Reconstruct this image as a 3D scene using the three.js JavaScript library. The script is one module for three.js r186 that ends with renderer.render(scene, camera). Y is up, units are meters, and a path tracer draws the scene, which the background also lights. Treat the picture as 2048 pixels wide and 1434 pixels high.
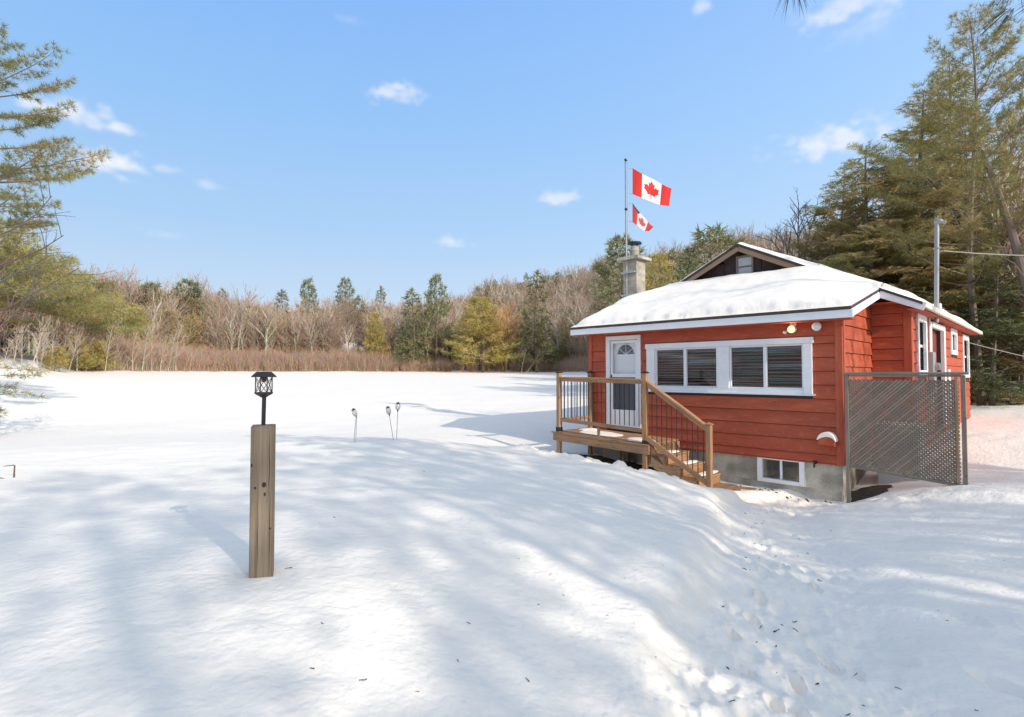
import * as THREE from 'three';
import { mergeGeometries } from 'three/addons/utils/BufferGeometryUtils.js';
import { RoundedBoxGeometry } from 'three/addons/geometries/RoundedBoxGeometry.js';

// ------------------------------------------------------------------ camera, sky, sun, exposure
const scene = new THREE.Scene();
const FPX = 1084.85, HZ = 748, PITCH = 0.0286;             // focal length in photo pixels, eye level row, tilt
const camera = new THREE.PerspectiveCamera(2 * Math.atan(717 / FPX) * 180 / Math.PI, 2048 / 1434, 0.1, 1500);
camera.rotation.x = PITCH;
const renderer = new THREE.WebGLRenderer();
renderer.toneMapping = THREE.LinearToneMapping;
renderer.toneMappingExposure = 1.05;
renderer.shadowMap.enabled = true;

const SUN_AZ = [0.656, 0.755], SUN_EL = 26 * Math.PI / 180;
const SUN_DIR = new THREE.Vector3(SUN_AZ[0] * Math.cos(SUN_EL), Math.sin(SUN_EL), SUN_AZ[1] * Math.cos(SUN_EL)).normalize();
const sun = new THREE.DirectionalLight(new THREE.Color().setRGB(1, 0.93, 0.82), 3.55);
sun.position.copy(SUN_DIR).multiplyScalar(80);
sun.castShadow = true; sun.shadow.radius = 1.0;
sun.shadow.mapSize.set(4096, 4096);
Object.assign(sun.shadow.camera, { left: -45, right: 45, top: 45, bottom: -45, near: 1, far: 250 });
scene.add(sun); scene.add(sun.target);

// ------------------------------------------------------------------ helpers
function rng(seed) { let s = seed >>> 0; return () => { s = (s + 0x6d2b79f5) | 0; let t = Math.imul(s ^ (s >>> 15), 1 | s); t = (t + Math.imul(t ^ (t >>> 7), 61 | t)) ^ t; return ((t ^ (t >>> 14)) >>> 0) / 4294967296; }; }
const lerp = (a, b, t) => a + (b - a) * t, clamp = (x, a = 0, b = 1) => Math.min(b, Math.max(a, x));
const smooth = (a, b, x) => { const t = clamp((x - a) / (b - a)); return t * t * (3 - 2 * t); };
function hash2(x, y, s) { let h = Math.imul(x, 374761393) ^ Math.imul(y, 668265263) ^ Math.imul(s, 2147483647 ^ 0x5bd1e995); h = Math.imul(h ^ (h >>> 13), 1274126177); h ^= h >>> 16; return (h >>> 0) / 4294967296; }
function vnoise(x, y, s = 1, wrap = 0, wrapY = wrap) {
  let ix = Math.floor(x), iy = Math.floor(y); const fx = x - ix, fy = y - iy;
  const u = fx * fx * fx * (fx * (fx * 6 - 15) + 10), v = fy * fy * fy * (fy * (fy * 6 - 15) + 10);
  let jx = ix + 1, jy = iy + 1;
  if (wrap) { ix = ((ix % wrap) + wrap) % wrap; iy = ((iy % wrapY) + wrapY) % wrapY; jx = ((jx % wrap) + wrap) % wrap; jy = ((jy % wrapY) + wrapY) % wrapY; }
  return lerp(lerp(hash2(ix, iy, s), hash2(jx, iy, s), u), lerp(hash2(ix, jy, s), hash2(jx, jy, s), u), v) * 2 - 1;
}
function fbm(x, y, oct = 4, s = 1, wrap = 0, wrapY = wrap) { let a = 1, t = 0, n = 0; for (let i = 0; i < oct; i++) { t += a * vnoise(x, y, s + i * 17, wrap, wrapY); n += a; a *= 0.5; x *= 2; y *= 2; wrap *= 2; wrapY *= 2; } return t / n; }
const V = (x, y, z) => new THREE.Vector3(x, y, z);
const taken = new Map();
function numbered(name) { const n = taken.get(name) || 0; taken.set(name, n + 1); return n ? name + '_' + String(n).padStart(3, '0') : name; }
function tag(o, label, category, group, kind) { if (label) o.userData.label = label; if (category) o.userData.category = category; if (group) o.userData.group = group; if (kind) o.userData.kind = kind; return o; }
function thing(name, label, category, pos = [0, 0, 0], turn = 0, group) {
  const o = new THREE.Group(); o.name = numbered(name); scene.add(o); o.position.set(...pos); o.rotation.y = turn; return tag(o, label, category, group);
}
const partCount = new WeakMap();
function part(name, geo, mat, parent, label) {
  const m = new THREE.Mesh(geo, mat); m.castShadow = m.receiveShadow = true;
  const c = partCount.get(parent) || new Map(); partCount.set(parent, c); const n = c.get(name) || 0; c.set(name, n + 1);
  m.name = n ? name + '_' + String(n).padStart(3, '0') : name; if (label) m.userData.label = label;
  parent.add(m); return m;
}
function structure(name, geo, mat) { const m = new THREE.Mesh(geo, mat); m.name = name; m.castShadow = m.receiveShadow = true; m.userData.kind = 'structure'; scene.add(m); return m; }
function stuff(name, geo, mat, label, category, mats) {
  const m = mats ? new THREE.InstancedMesh(geo, mat, mats.length) : new THREE.Mesh(geo, mat);
  if (mats) mats.forEach((x, i) => m.setMatrixAt(i, x));
  m.name = numbered(name); m.castShadow = m.receiveShadow = true; scene.add(m); return tag(m, label, category, null, 'stuff');
}
const uvRand = rng(99);
// box with metric uv; grain: axis along which the texture's v runs
function boxGeo(x0, x1, y0, y1, z0, z1, o = {}) {
  const sx = x1 - x0, sy = y1 - y0, sz = z1 - z0, mn = Math.min(sx, sy, sz);
  const g = o.round === 0 || mn < 0.012 ? new THREE.BoxGeometry(sx, sy, sz) : new RoundedBoxGeometry(sx, sy, sz, 1, Math.min(o.round ?? 0.006, mn * 0.3));
  metricUV(g, o.grain ?? (sx >= sy && sx >= sz ? 'x' : sy >= sz ? 'y' : 'z'));
  if (o.rz) g.rotateZ(o.rz); if (o.ry) g.rotateY(o.ry); if (o.rx) g.rotateX(o.rx);
  g.translate((x0 + x1) / 2, (y0 + y1) / 2, (z0 + z1) / 2); return g;
}
function metricUV(g, grain = 'y') {
  const p = g.attributes.position, n = g.attributes.normal, uv = new Float32Array(p.count * 2), ou = uvRand() * 7, ov = uvRand() * 7;
  for (let i = 0; i < p.count; i++) {
    const a = [Math.abs(n.getX(i)), Math.abs(n.getY(i)), Math.abs(n.getZ(i))], q = { x: p.getX(i), y: p.getY(i), z: p.getZ(i) };
    const drop = a[0] > a[1] && a[0] > a[2] ? 'x' : a[1] > a[2] ? 'y' : 'z';
    let axes = ['x', 'y', 'z'].filter((k) => k !== drop); if (axes.includes(grain)) axes = [axes.find((k) => k !== grain), grain];
    uv[2 * i] = q[axes[0]] + ou; uv[2 * i + 1] = q[axes[1]] + ov;
  }
  g.setAttribute('uv', new THREE.BufferAttribute(uv, 2)); return g;
}
function merge(list) { return mergeGeometries(list.map((g) => { const h = g.index ? g.toNonIndexed() : g; for (const k of Object.keys(h.attributes)) if (!['position', 'normal', 'uv'].includes(k)) h.deleteAttribute(k); return h; })); }
function rod(a, b, r, seg = 8, r2 = r) { const d = V().subVectors(b, a), g = new THREE.CylinderGeometry(r2, r, d.length(), seg); g.applyQuaternion(new THREE.Quaternion().setFromUnitVectors(V(0, 1, 0), d.clone().normalize())); g.translate((a.x + b.x) / 2, (a.y + b.y) / 2, (a.z + b.z) / 2); return g; }
// beam between two points in the u-v plane of constant z: w = depth along z, t = height across
function beam(u0, v0, u1, v1, t, z0, z1, o = {}) { const L = Math.hypot(u1 - u0, v1 - v0), g = boxGeo(-L / 2, L / 2, -t / 2, t / 2, -(z1 - z0) / 2, (z1 - z0) / 2, { grain: 'x', ...o }); g.rotateZ(Math.atan2(v1 - v0, u1 - u0)); g.translate((u0 + u1) / 2, (v0 + v1) / 2, (z0 + z1) / 2); return g; }

// soup of coloured triangles for foliage and branches
class Soup {
  constructor() { this.p = []; this.c = []; }
  tri(a, b, c, col) { this.p.push(a[0], a[1], a[2], b[0], b[1], b[2], c[0], c[1], c[2]); for (let i = 0; i < 3; i++) this.c.push(col[0], col[1], col[2]); }
  blade(o, d, len, w, col, rnd) { // thin triangle from o along unit d
    let sx = rnd() - 0.5, sy = rnd() - 0.5, sz = rnd() - 0.5; let cx = d[1] * sz - d[2] * sy, cy = d[2] * sx - d[0] * sz, cz = d[0] * sy - d[1] * sx; const l = Math.hypot(cx, cy, cz) || 1, k = w / 2 / l; cx *= k; cy *= k; cz *= k;
    this.tri([o[0] - cx, o[1] - cy, o[2] - cz], [o[0] + cx, o[1] + cy, o[2] + cz], [o[0] + d[0] * len, o[1] + d[1] * len, o[2] + d[2] * len], col);
  }
  tube(pts, r0, r1, sides, col) {
    let prev = null; const n = pts.length;
    for (let i = 0; i < n; i++) {
      const a = pts[Math.max(0, i - 1)], b = pts[Math.min(n - 1, i + 1)]; let d = [b[0] - a[0], b[1] - a[1], b[2] - a[2]]; const l = Math.hypot(...d) || 1; d = d.map((x) => x / l);
      const up = Math.abs(d[1]) > 0.9 ? [1, 0, 0] : [0, 1, 0]; let s = [d[1] * up[2] - d[2] * up[1], d[2] * up[0] - d[0] * up[2], d[0] * up[1] - d[1] * up[0]]; const m = Math.hypot(...s); s = s.map((x) => x / m);
      const t = [d[1] * s[2] - d[2] * s[1], d[2] * s[0] - d[0] * s[2], d[0] * s[1] - d[1] * s[0]], r = lerp(r0, r1, i / (n - 1)), ring = [];
      for (let k = 0; k < sides; k++) { const A = k / sides * 2 * Math.PI, ca = Math.cos(A) * r, sa = Math.sin(A) * r; ring.push([pts[i][0] + s[0] * ca + t[0] * sa, pts[i][1] + s[1] * ca + t[1] * sa, pts[i][2] + s[2] * ca + t[2] * sa]); }
      if (prev) for (let k = 0; k < sides; k++) { const k2 = (k + 1) % sides; this.tri(prev[k], ring[k], prev[k2], col); this.tri(prev[k2], ring[k], ring[k2], col); }
      prev = ring;
    }
  }
  geo() { const g = new THREE.BufferGeometry(); g.setAttribute('position', new THREE.BufferAttribute(new Float32Array(this.p), 3)); g.setAttribute('color', new THREE.BufferAttribute(new Float32Array(this.c), 3)); g.computeVertexNormals(); return g; }
}

// ------------------------------------------------------------------ sky
{
  const W = 2048, H = 1024, data = new Float32Array(W * H * 4);
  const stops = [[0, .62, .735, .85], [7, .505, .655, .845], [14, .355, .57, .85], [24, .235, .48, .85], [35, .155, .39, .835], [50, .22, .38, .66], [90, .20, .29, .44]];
  // clouds: photo pixel x, y of the middle, half width and half height in pixels, strength; the last ones stand outside the frame
  const px = (x, y) => { const a = (x - 1024) / FPX, b = (717 - y) / FPX, c = Math.cos(PITCH), s = Math.sin(PITCH), v = V(a, s + b * c, -c + b * s).normalize(); return [Math.atan2(v.z, v.x), Math.asin(v.y)]; };
  const clouds = [[215, 327, 75, 34, 1.1], [228, 254, 38, 18, .8], [130, 222, 95, 30, .9], [332, 340, 35, 12, .4], [418, 371, 30, 16, .4], [792, 190, 75, 34, .75], [908, 488, 50, 22, .7], [1118, 397, 55, 26, .7], [1668, 287, 115, 48, .9], [1725, 5, 130, 42, .7], [1720, 60, 80, 40, .3], [1404, 16, 22, 18, .6], [330, 470, 60, 16, .25], [700, 40, 30, 12, .25]]
    .map(([x, y, w, h, s]) => [...px(x, y), w * .92 / FPX, h * .85 / FPX, s * .85]);
  const r = rng(5); for (let i = 0; i < 26; i++) { const az = r() * 2 * Math.PI - Math.PI; if (Math.abs(az + Math.PI / 2) < .9) continue; clouds.push([az, .12 + r() * .6, .05 + r() * .1, .02 + r() * .03, .7 + r() * .4]); }
  for (let row = 0; row < H; row++) {
    const el = ((row + .5) / H - .5) * Math.PI, e = Math.max(0, el * 180 / Math.PI), k = stops.findIndex((s, i) => i === stops.length - 1 || e < stops[i + 1][0]), a = stops[k], b = stops[Math.min(k + 1, stops.length - 1)], t = b === a ? 0 : (e - a[0]) / (b[0] - a[0]), y = Math.sin(el);
    for (let col = 0; col < W; col++) {
      const az = ((col + .5) / W - .5) * 2 * Math.PI, x = Math.cos(az) * Math.cos(el), z = Math.sin(az) * Math.cos(el), ang = Math.acos(clamp(x * SUN_DIR.x + y * SUN_DIR.y + z * SUN_DIR.z, -1, 1)) * 180 / Math.PI;
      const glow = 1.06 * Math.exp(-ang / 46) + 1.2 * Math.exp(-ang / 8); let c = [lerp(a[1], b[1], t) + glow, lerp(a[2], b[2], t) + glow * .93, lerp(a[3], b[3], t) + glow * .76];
      if (el > 0) for (const q of clouds) {
        let da = az - q[0]; if (da > Math.PI) da -= 2 * Math.PI; if (da < -Math.PI) da += 2 * Math.PI; da *= Math.cos(el); const de = el - q[1]; if (Math.abs(da) > q[2] * 2 || Math.abs(de) > q[3] * 2.2) continue;
        const ex = da / q[2], ey = de / q[3] * (de < 0 ? 1.35 : 1), g = Math.exp(-(ex * ex + ey * ey) * 1.4), n = fbm(az * 55, el * 95, 5, 3) * .5 + .5, m = smooth(.32, .95, g * .72 + n * .85 - .34) * q[4] * smooth(0, .25, g); const f = clamp(m);
        c = [lerp(c[0], .90, f), lerp(c[1], .91, f), lerp(c[2], .96, f)];
      }
      const i = (row * W + col) * 4; data[i] = c[0]; data[i + 1] = c[1]; data[i + 2] = c[2]; data[i + 3] = 1;
    }
  }
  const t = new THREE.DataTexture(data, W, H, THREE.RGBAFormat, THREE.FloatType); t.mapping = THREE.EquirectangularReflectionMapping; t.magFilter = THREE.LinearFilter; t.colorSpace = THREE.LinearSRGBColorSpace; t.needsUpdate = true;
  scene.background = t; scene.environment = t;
}

// ------------------------------------------------------------------ textures and materials
function tex(w, h, f, srgb) { // f(x, y) -> [r, g, b] linear or a grey number, 0..1
  const d = new Uint8Array(w * h * 4), enc = (c) => Math.round(255 * clamp(srgb ? (c <= .0031308 ? c * 12.92 : 1.055 * Math.pow(c, 1 / 2.4) - .055) : c));
  for (let y = 0; y < h; y++) for (let x = 0; x < w; x++) { let c = f(x / w, y / h); if (typeof c === 'number') c = [c, c, c]; const i = (y * w + x) * 4; d[i] = enc(c[0]); d[i + 1] = enc(c[1]); d[i + 2] = enc(c[2]); d[i + 3] = 255; }
  const t = new THREE.DataTexture(d, w, h); t.wrapS = t.wrapT = THREE.RepeatWrapping; t.magFilter = THREE.LinearFilter; t.minFilter = THREE.LinearMipmapLinearFilter; t.generateMipmaps = true; if (srgb) t.colorSpace = THREE.SRGBColorSpace; t.needsUpdate = true; return t;
}
const rep = (t, u, v) => { const c = t.clone(); c.repeat.set(u, v); c.needsUpdate = true; return c; };
const mix3 = (a, b, t) => [lerp(a[0], b[0], t), lerp(a[1], b[1], t), lerp(a[2], b[2], t)];
// wood: v along the grain, one tile 0.35 m wide and 1.6 m long
function woodTex(light, dark, seed, knots) {
  const r = rng(seed), ks = Array.from({ length: knots }, () => [r(), r(), .012 + r() * .02]);
  return tex(256, 512, (x, y) => {
    let wx = x; for (const k of ks) { let dx = x - k[0]; dx -= Math.round(dx); let dy = y - k[1]; dy -= Math.round(dy); wx += dx * .6 * Math.exp(-(dx * dx) / .006 - dy * dy / .0022); }
    const g = fbm(wx * 26, y * 2, 3, seed, 26, 2) * .5 + .5, f = fbm(x * 120, y * 6, 2, seed + 5, 120, 6) * .5 + .5, big = fbm(x * 4, y * 4, 3, seed + 9, 4) * .5 + .5;
    let c = mix3(dark, light, clamp(g * .9 + f * .3 - .1)); c = c.map((q) => q * (.8 + .4 * big));
    const crack = Math.abs(vnoise(wx * 9, y * 2, seed + 31, 9, 2)); if (crack < .035) c = c.map((q) => q * .55);
    for (const k of ks) { let dx = (x - k[0]); dx -= Math.round(dx); let dy = (y - k[1]) * 4; dy -= Math.round(dy / 4) * 4; const d = Math.hypot(dx * 1, dy * .6) / k[2]; if (d < 1) c = mix3(c, dark.map((q) => q * .35), smooth(1, .5, d)); }
    return c;
  }, true);
}
const T = {
  deck: woodTex([.54, .325, .18], [.24, .12, .06], 11, 3), grey: woodTex([.34, .285, .225], [.13, .105, .08], 21, 3), post: woodTex([.39, .295, .205], [.13, .088, .056], 41, 5), raw: woodTex([.40, .26, .15], [.17, .105, .065], 51, 2),
  fine: tex(256, 256, (x, y) => .5 + .5 * fbm(x * 24, y * 24, 4, 7, 24)), grain: tex(256, 512, (x, y) => .5 + .5 * fbm(x * 60, y * 4, 3, 17, 60, 4)),
  snow: tex(1024, 1024, (x, y) => .5 + .28 * fbm(x * 10, y * 10, 4, 3, 10) + .22 * fbm(x * 70, y * 70, 3, 9, 70)),
  red: tex(512, 512, (x, y) => { const a = fbm(x * 8, y * 2, 4, 61, 8, 2) * .5 + .5, b = fbm(x * 40, y * 12, 3, 71, 40, 12) * .5 + .5, s = fbm(x * 60, y * 3, 2, 77, 60, 3) * .5 + .5; let c = mix3([.36, .054, .021], [.54, .107, .037], clamp(a * 1.1 + b * .3 - .2)); if (b > .74) c = mix3(c, [.42, .15, .09], .45); if (s > .78) c = mix3(c, [.25, .05, .03], .4); return c.map((q) => q * (.9 + .16 * s)); }, true),
  white: tex(256, 256, (x, y) => { const a = fbm(x * 6, y * 6, 4, 81, 6) * .5 + .5; return mix3([.76, .745, .735], [.86, .845, .835], a); }, true),
  concrete: tex(512, 512, (x, y) => { const a = fbm(x * 4, y * 4, 5, 91, 4) * .5 + .5, b = fbm(x * 60, y * 60, 2, 95, 60) * .5 + .5, st = smooth(.52, .72, fbm(x * 3, y * 3, 3, 99, 3) * .5 + .5); let c = mix3([.24, .21, .165], [.40, .365, .30], a); c = mix3(c, [.53, .48, .385], st); return c.map((q) => q * (.85 + .3 * b)); }, true),
  dark: tex(256, 256, (x, y) => { const a = fbm(x * 8, y * 8, 4, 101, 8) * .5 + .5; return mix3([.035, .022, .022], [.085, .05, .05], a); }, true),
  stone: tex(256, 256, (x, y) => { const row = Math.floor(y * 8), cx = x * 4 + (row % 2) * .5, col = Math.floor(cx), h = hash2(col % 4, row, 7), n = fbm(x * 20, y * 20, 3, 111, 20) * .12; return mix3([.34, .29, .22], [.50, .44, .35], h).map((q) => q * (1 + n)); }, true),
  bark: tex(256, 256, (x, y) => { const a = fbm(x * 14, y * 4, 4, 121, 14, 4) * .5 + .5; return mix3([.10, .075, .055], [.27, .215, .165], a); }, true),
};
const std = (o) => new THREE.MeshStandardMaterial({ roughness: .8, ...o }), phys = (o) => new THREE.MeshPhysicalMaterial({ roughness: .8, ...o }), rgb = (r, g, b) => new THREE.Color().setRGB(r, g, b);
const woodMat = (t, bump = .0015, tint) => std({ map: rep(t, 1 / .35, 1 / 1.6), bumpMap: rep(T.grain, 1 / .3, 1 / 1.2), bumpScale: bump, roughness: .82, ...(tint ? { color: tint } : {}) });
const M = {
  snow: phys({ color: rgb(.945, .848, .738), roughness: .85, specularIntensity: .25, bumpMap: rep(T.snow, 1, 1), bumpScale: .018 }),
  roofSnow: phys({ color: rgb(.945, .848, .738), roughness: .85, specularIntensity: .25, bumpMap: rep(T.snow, .35, .35), bumpScale: .009 }),
  deck: woodMat(T.deck), deck2: woodMat(T.deck, .0015, rgb(.82, .80, .80)), deck3: woodMat(T.deck, .0015, rgb(1.0, .92, .82)), grey: woodMat(T.grey), post: woodMat(T.post, .003), raw: woodMat(T.raw, .002),
  red: std({ map: rep(T.red, 1 / 1.3, 1 / 1.3), bumpMap: rep(T.grain, 4, .7), bumpScale: .0012, roughness: .68 }),
  redB: std({ map: rep(T.red, 1 / 1.3, 1 / 1.3), color: rgb(.95, .94, .95), bumpMap: rep(T.grain, 4, .7), bumpScale: .0012, roughness: .7 }),
  redC: std({ map: rep(T.red, 1 / 1.3, 1 / 1.3), color: rgb(.97, 1.0, 1.0), bumpMap: rep(T.grain, 4, .7), bumpScale: .0012, roughness: .66 }),
  redDoor: std({ color: rgb(.22, .03, .02), roughness: .6 }),
  white: std({ map: rep(T.white, 1.2, 1.2), bumpMap: rep(T.fine, 5, 5), bumpScale: .0008, roughness: .55 }), vinyl: std({ color: rgb(.78, .775, .78), roughness: .4 }), gutter: std({ map: rep(T.white, 1.2, 1.2), color: rgb(.95, .86, .76), roughness: .5 }),
  shingle: std({ map: rep(T.dark, 3, 3), color: rgb(1.1, 1.2, 1.2), roughness: .95, bumpMap: rep(T.fine, 9, 9), bumpScale: .006 }), gable: std({ map: rep(T.dark, 1.5, 1.5), roughness: .85 }),
  concrete: std({ map: rep(T.concrete, .55, .55), bumpMap: rep(T.fine, 4, 4), bumpScale: .006, roughness: .95 }), stone: std({ map: rep(T.stone, 1.1, 1.1), bumpMap: rep(T.fine, 6, 6), bumpScale: .006, roughness: .95 }),
  glass: phys({ color: rgb(1, 1, 1), roughness: .02, transmission: 1, thickness: 0, ior: 1.5 }), frosted: phys({ color: rgb(.8, .82, .84), roughness: .5, transmission: .5, thickness: 0 }),
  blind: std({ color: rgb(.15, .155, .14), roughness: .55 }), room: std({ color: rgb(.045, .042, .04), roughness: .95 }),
  black: std({ color: rgb(.022, .02, .022), roughness: .5, metalness: .2 }), bronze: std({ color: rgb(.075, .06, .055), roughness: .45, metalness: .5 }), lantern: std({ color: rgb(.035, .027, .03), roughness: .5, metalness: .3 }),
  steel: std({ color: rgb(.5, .5, .5), roughness: .4, metalness: .85 }), mast: std({ color: rgb(.30, .30, .31), roughness: .5, metalness: .4 }), meter: std({ color: rgb(.36, .36, .35), roughness: .5, metalness: .3 }),
  bark: std({ map: rep(T.bark, 1, 1), bumpMap: rep(T.bark, 1, 1), bumpScale: .02, roughness: .95 }), needle: phys({ vertexColors: true, roughness: .62, transmission: .5, thickness: 0, specularIntensity: .6 }), twig: std({ vertexColors: true, roughness: .9 }),
  bin: std({ color: rgb(.55, .56, .57), roughness: .6 }), soil: std({ map: rep(T.bark, 2, 2), color: rgb(.5, .45, .4), roughness: 1, bumpMap: rep(T.fine, 5, 5), bumpScale: .03 }),
  hill: std({ vertexColors: true, roughness: .95, bumpMap: rep(T.fine, .2, .2), bumpScale: .2 }), bulb: std({ color: rgb(1, .9, .6), emissive: rgb(1, .74, .32), emissiveIntensity: 1.1, roughness: .4 }), lamp: std({ color: rgb(.82, .80, .78), roughness: .4 }), cable: std({ color: rgb(.30, .27, .23), roughness: .8 }),
};

// ------------------------------------------------------------------ ground
const YAW = 0.793, CY = Math.cos(YAW), SY = Math.sin(YAW), H0 = [2.0067, -1.1809, -14.1147];
const houseW = (u, v, w) => [H0[0] + u * CY + w * SY, H0[1] + v, H0[2] + u * SY - w * CY];
const houseUW = (x, z) => [(x - H0[0]) * CY + (z - H0[2]) * SY, (x - H0[0]) * SY - (z - H0[2]) * CY];
const ctrl = [[0, 0, -1.40], [0, 3, -1.45], [-4, 2, -1.3], [5, 2, -1.45], [8, -3, -1.5], [6, 6, -1.4], [-6, 8, -1.2], [-1.45, -3.1, -1.125], [-3, -3, -1.2], [-5, -5, -1.3], [-4, -9, -1.45], [0, -5, -1.34], [1.6, -5.2, -1.55], [0, -9, -1.47], [-3.4, -11, -1.4], [-2, -11.3, -1.42], [-1, -15, -1.78], [-8, -12, -1.5], [-5, -16, -1.80],
  [1.77, -9.2, -1.55], [.7, -11.8, -1.78], [2.4, -9.6, -1.72], [3.1, -8.6, -1.84], [1.08, -13.13, -1.93], [0, -14.2, -1.92], [3, -12.2, -2.15], [3.7, -10.5, -2.18], [6.08, -9.9, -2.26], [5, -10.2, -2.22], [6.7, -9.2, -1.95], [7.1, -8.7, -1.78], [4.5, -9.3, -2.17], [3.6, -8, -2.08], [2.8, -6, -1.88], [1.9, -4, -1.68], [1.35, -2.7, -1.56], [3.5, -4, -1.66], [5, -6, -1.78], [3, -1.5, -1.5], [6, -7.6, -1.86],
  [9.2, -9, -1.65], [12, -13, -1.35], [9, -12, -1.65], [15.3, -17.5, -1.25], [16.5, -18.5, -.85], [20, -16, -.6], [14, -12, -1.1], [-14, -15, -1.72], [3, -18, -1.88], [0, -20, -1.75], [-14, -5, -1.3], [-12, 5, -1.1], [-20, -22, -1.65], [6, -22, -1.8], [12, 6, -1.3], [0, 14, -1.2], [13, -4, -1.2], [20, -8, -.8], [12, -24, -1.3], [20, -26, -.6]];
const tps = (() => {
  const n = ctrl.length, N = n + 3, A = [], b = [], phi = (r2) => r2 > 1e-9 ? .5 * r2 * Math.log(r2) : 0;
  for (let i = 0; i < n; i++) { const row = new Array(N).fill(0); for (let j = 0; j < n; j++) row[j] = phi((ctrl[i][0] - ctrl[j][0]) ** 2 + (ctrl[i][1] - ctrl[j][1]) ** 2); row[i] += .15; row[n] = 1; row[n + 1] = ctrl[i][0]; row[n + 2] = ctrl[i][1]; A.push(row); b.push(ctrl[i][2]); }
  for (let k = 0; k < 3; k++) { const row = new Array(N).fill(0); for (let j = 0; j < n; j++) row[j] = k ? ctrl[j][k - 1] : 1; A.push(row); b.push(0); }
  for (let i = 0; i < N; i++) { let m = i; for (let j = i + 1; j < N; j++) if (Math.abs(A[j][i]) > Math.abs(A[m][i])) m = j;[A[i], A[m]] = [A[m], A[i]];[b[i], b[m]] = [b[m], b[i]]; for (let j = i + 1; j < N; j++) { const f = A[j][i] / A[i][i]; if (f) { for (let k = i; k < N; k++) A[j][k] -= f * A[i][k]; b[j] -= f * b[i]; } } }
  const x = new Array(N); for (let i = N - 1; i >= 0; i--) { let s = b[i]; for (let k = i + 1; k < N; k++) s -= A[i][k] * x[k]; x[i] = s / A[i][i]; }
  return (X, Z) => { let s = x[n] + x[n + 1] * X + x[n + 2] * Z; for (let j = 0; j < n; j++) s += x[j] * phi((X - ctrl[j][0]) ** 2 + (Z - ctrl[j][1]) ** 2); return s; };
})();
const azOf = (x, z) => Math.atan2(x, -z);                   // 0 straight ahead, + to the right
function tableAt(tab, a) { if (a <= tab[0][0]) return tab[0][1]; for (let i = 1; i < tab.length; i++) if (a <= tab[i][0]) return lerp(tab[i - 1][1], tab[i][1], smooth(0, 1, (a - tab[i - 1][0]) / (tab[i][0] - tab[i - 1][0]))); return tab[tab.length - 1][1]; }
const pxAz = (x) => Math.atan((x - 1024) / FPX);
const SHORE = [[-2.4, 22], [-1.2, 34], [pxAz(0), 50], [pxAz(200), 68], [pxAz(450), 92], [pxAz(1100), 92], [pxAz(1250), 70], [pxAz(1500), 44], [pxAz(1800), 32], [pxAz(2048), 26], [1.3, 24], [2.4, 20]];
const HILLH = [[-1.4, 8], [pxAz(0), 11], [pxAz(500), 11], [pxAz(700), 10.5], [pxAz(860), 15], [pxAz(1000), 25], [pxAz(1240), 29], [pxAz(1450), 29], [pxAz(1900), 20], [1.3, 12]];
const shoreAt = (az) => tableAt(SHORE, az) + 2.2 * fbm(az * 9, 3, 3, 41);
function farY(x, z) {
  const d = Math.hypot(x, z), az = azOf(x, z), s = shoreAt(az), lake = -1.85 + Math.max(0, d - 16) * .0285 * smooth(1.6, .6, Math.abs(az));
  const rise = smooth(s + 4, s + 135, d), knoll = 4.6 * Math.exp(-(((az - pxAz(700)) / .045) ** 2) - (((d - 122) / 15) ** 2)) + 3.2 * Math.exp(-(((az - pxAz(406)) / .05) ** 2) - (((d - 122) / 14) ** 2)); const level = smooth(pxAz(1330), pxAz(1130), az) * smooth(-1.3, -.95, az), flatLake = lerp(Math.min(lake, -1.85 + Math.max(0, s - 16) * .0285 + .6), -1.85 + 2.2 * clamp((d - 16) / (s - 16), 0, 1.15), level); return flatLake + tableAt(HILLH, az) * rise + .5 * smooth(s - 1, s + 6, d) + (d > s ? fbm(x * .03, z * .03, 3, 51) * 3 * rise + knoll : 0);
}
const PATH = [[1.0, -1.6], [1.35, -2.7], [1.95, -4], [2.9, -6], [3.65, -8], [4.5, -9.35], [5.6, -9.95]];
function distPath(x, z) { let best = 9, side = 0; for (let i = 1; i < PATH.length; i++) { const [ax, az] = PATH[i - 1], [bx, bz] = PATH[i], dx = bx - ax, dz = bz - az, t = clamp(((x - ax) * dx + (z - az) * dz) / (dx * dx + dz * dz)), qx = x - ax - dx * t, qz = z - az - dz * t, d = Math.hypot(qx, qz); if (d < best) { best = d; side = dx * qz - dz * qx; } } return [best, Math.sign(side)]; }
const prints = (() => { const r = rng(77), out = []; for (let i = 1; i < PATH.length; i++) for (let k = 0; k < 26; k++) { const t = r(), a = PATH[i - 1], b = PATH[i]; out.push([lerp(a[0], b[0], t) + (r() - .5) * 1.0, lerp(a[1], b[1], t) + (r() - .5) * .5, Math.atan2(b[0] - a[0], -(b[1] - a[1])) + (r() - .5) * .8 + (r() < .5 ? Math.PI : 0), .008 + r() * .02, .6 + r() * .4]); }
  for (const [px2, d2] of [[1485, 3.1], [1582, 3.05], [1545, 2.75], [1580, 2.7], [1600, 2.6], [1650, 3.3], [1700, 3.2], [1460, 3.6], [1500, 3.9], [1625, 4.6], [1515, 4.3], [1560, 5.2]]) out.push([(px2 - 1024) / FPX * d2, -d2, r() * 1.2 - .6, .045 + r() * .02, .45 + r() * .25]);
  for (const [x, z] of [[3.2, -3.2], [3.35, -3.5], [3.1, -3.75], [3.55, -2.9], [2.75, -2.6], [2.35, -2.35], [2.55, -2.9], [1.75, -2.35], [2.3, -3.3]]) out.push([x, z, r() * .6 - .3, .022 + r() * .025, .9]); return out; })();
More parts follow.
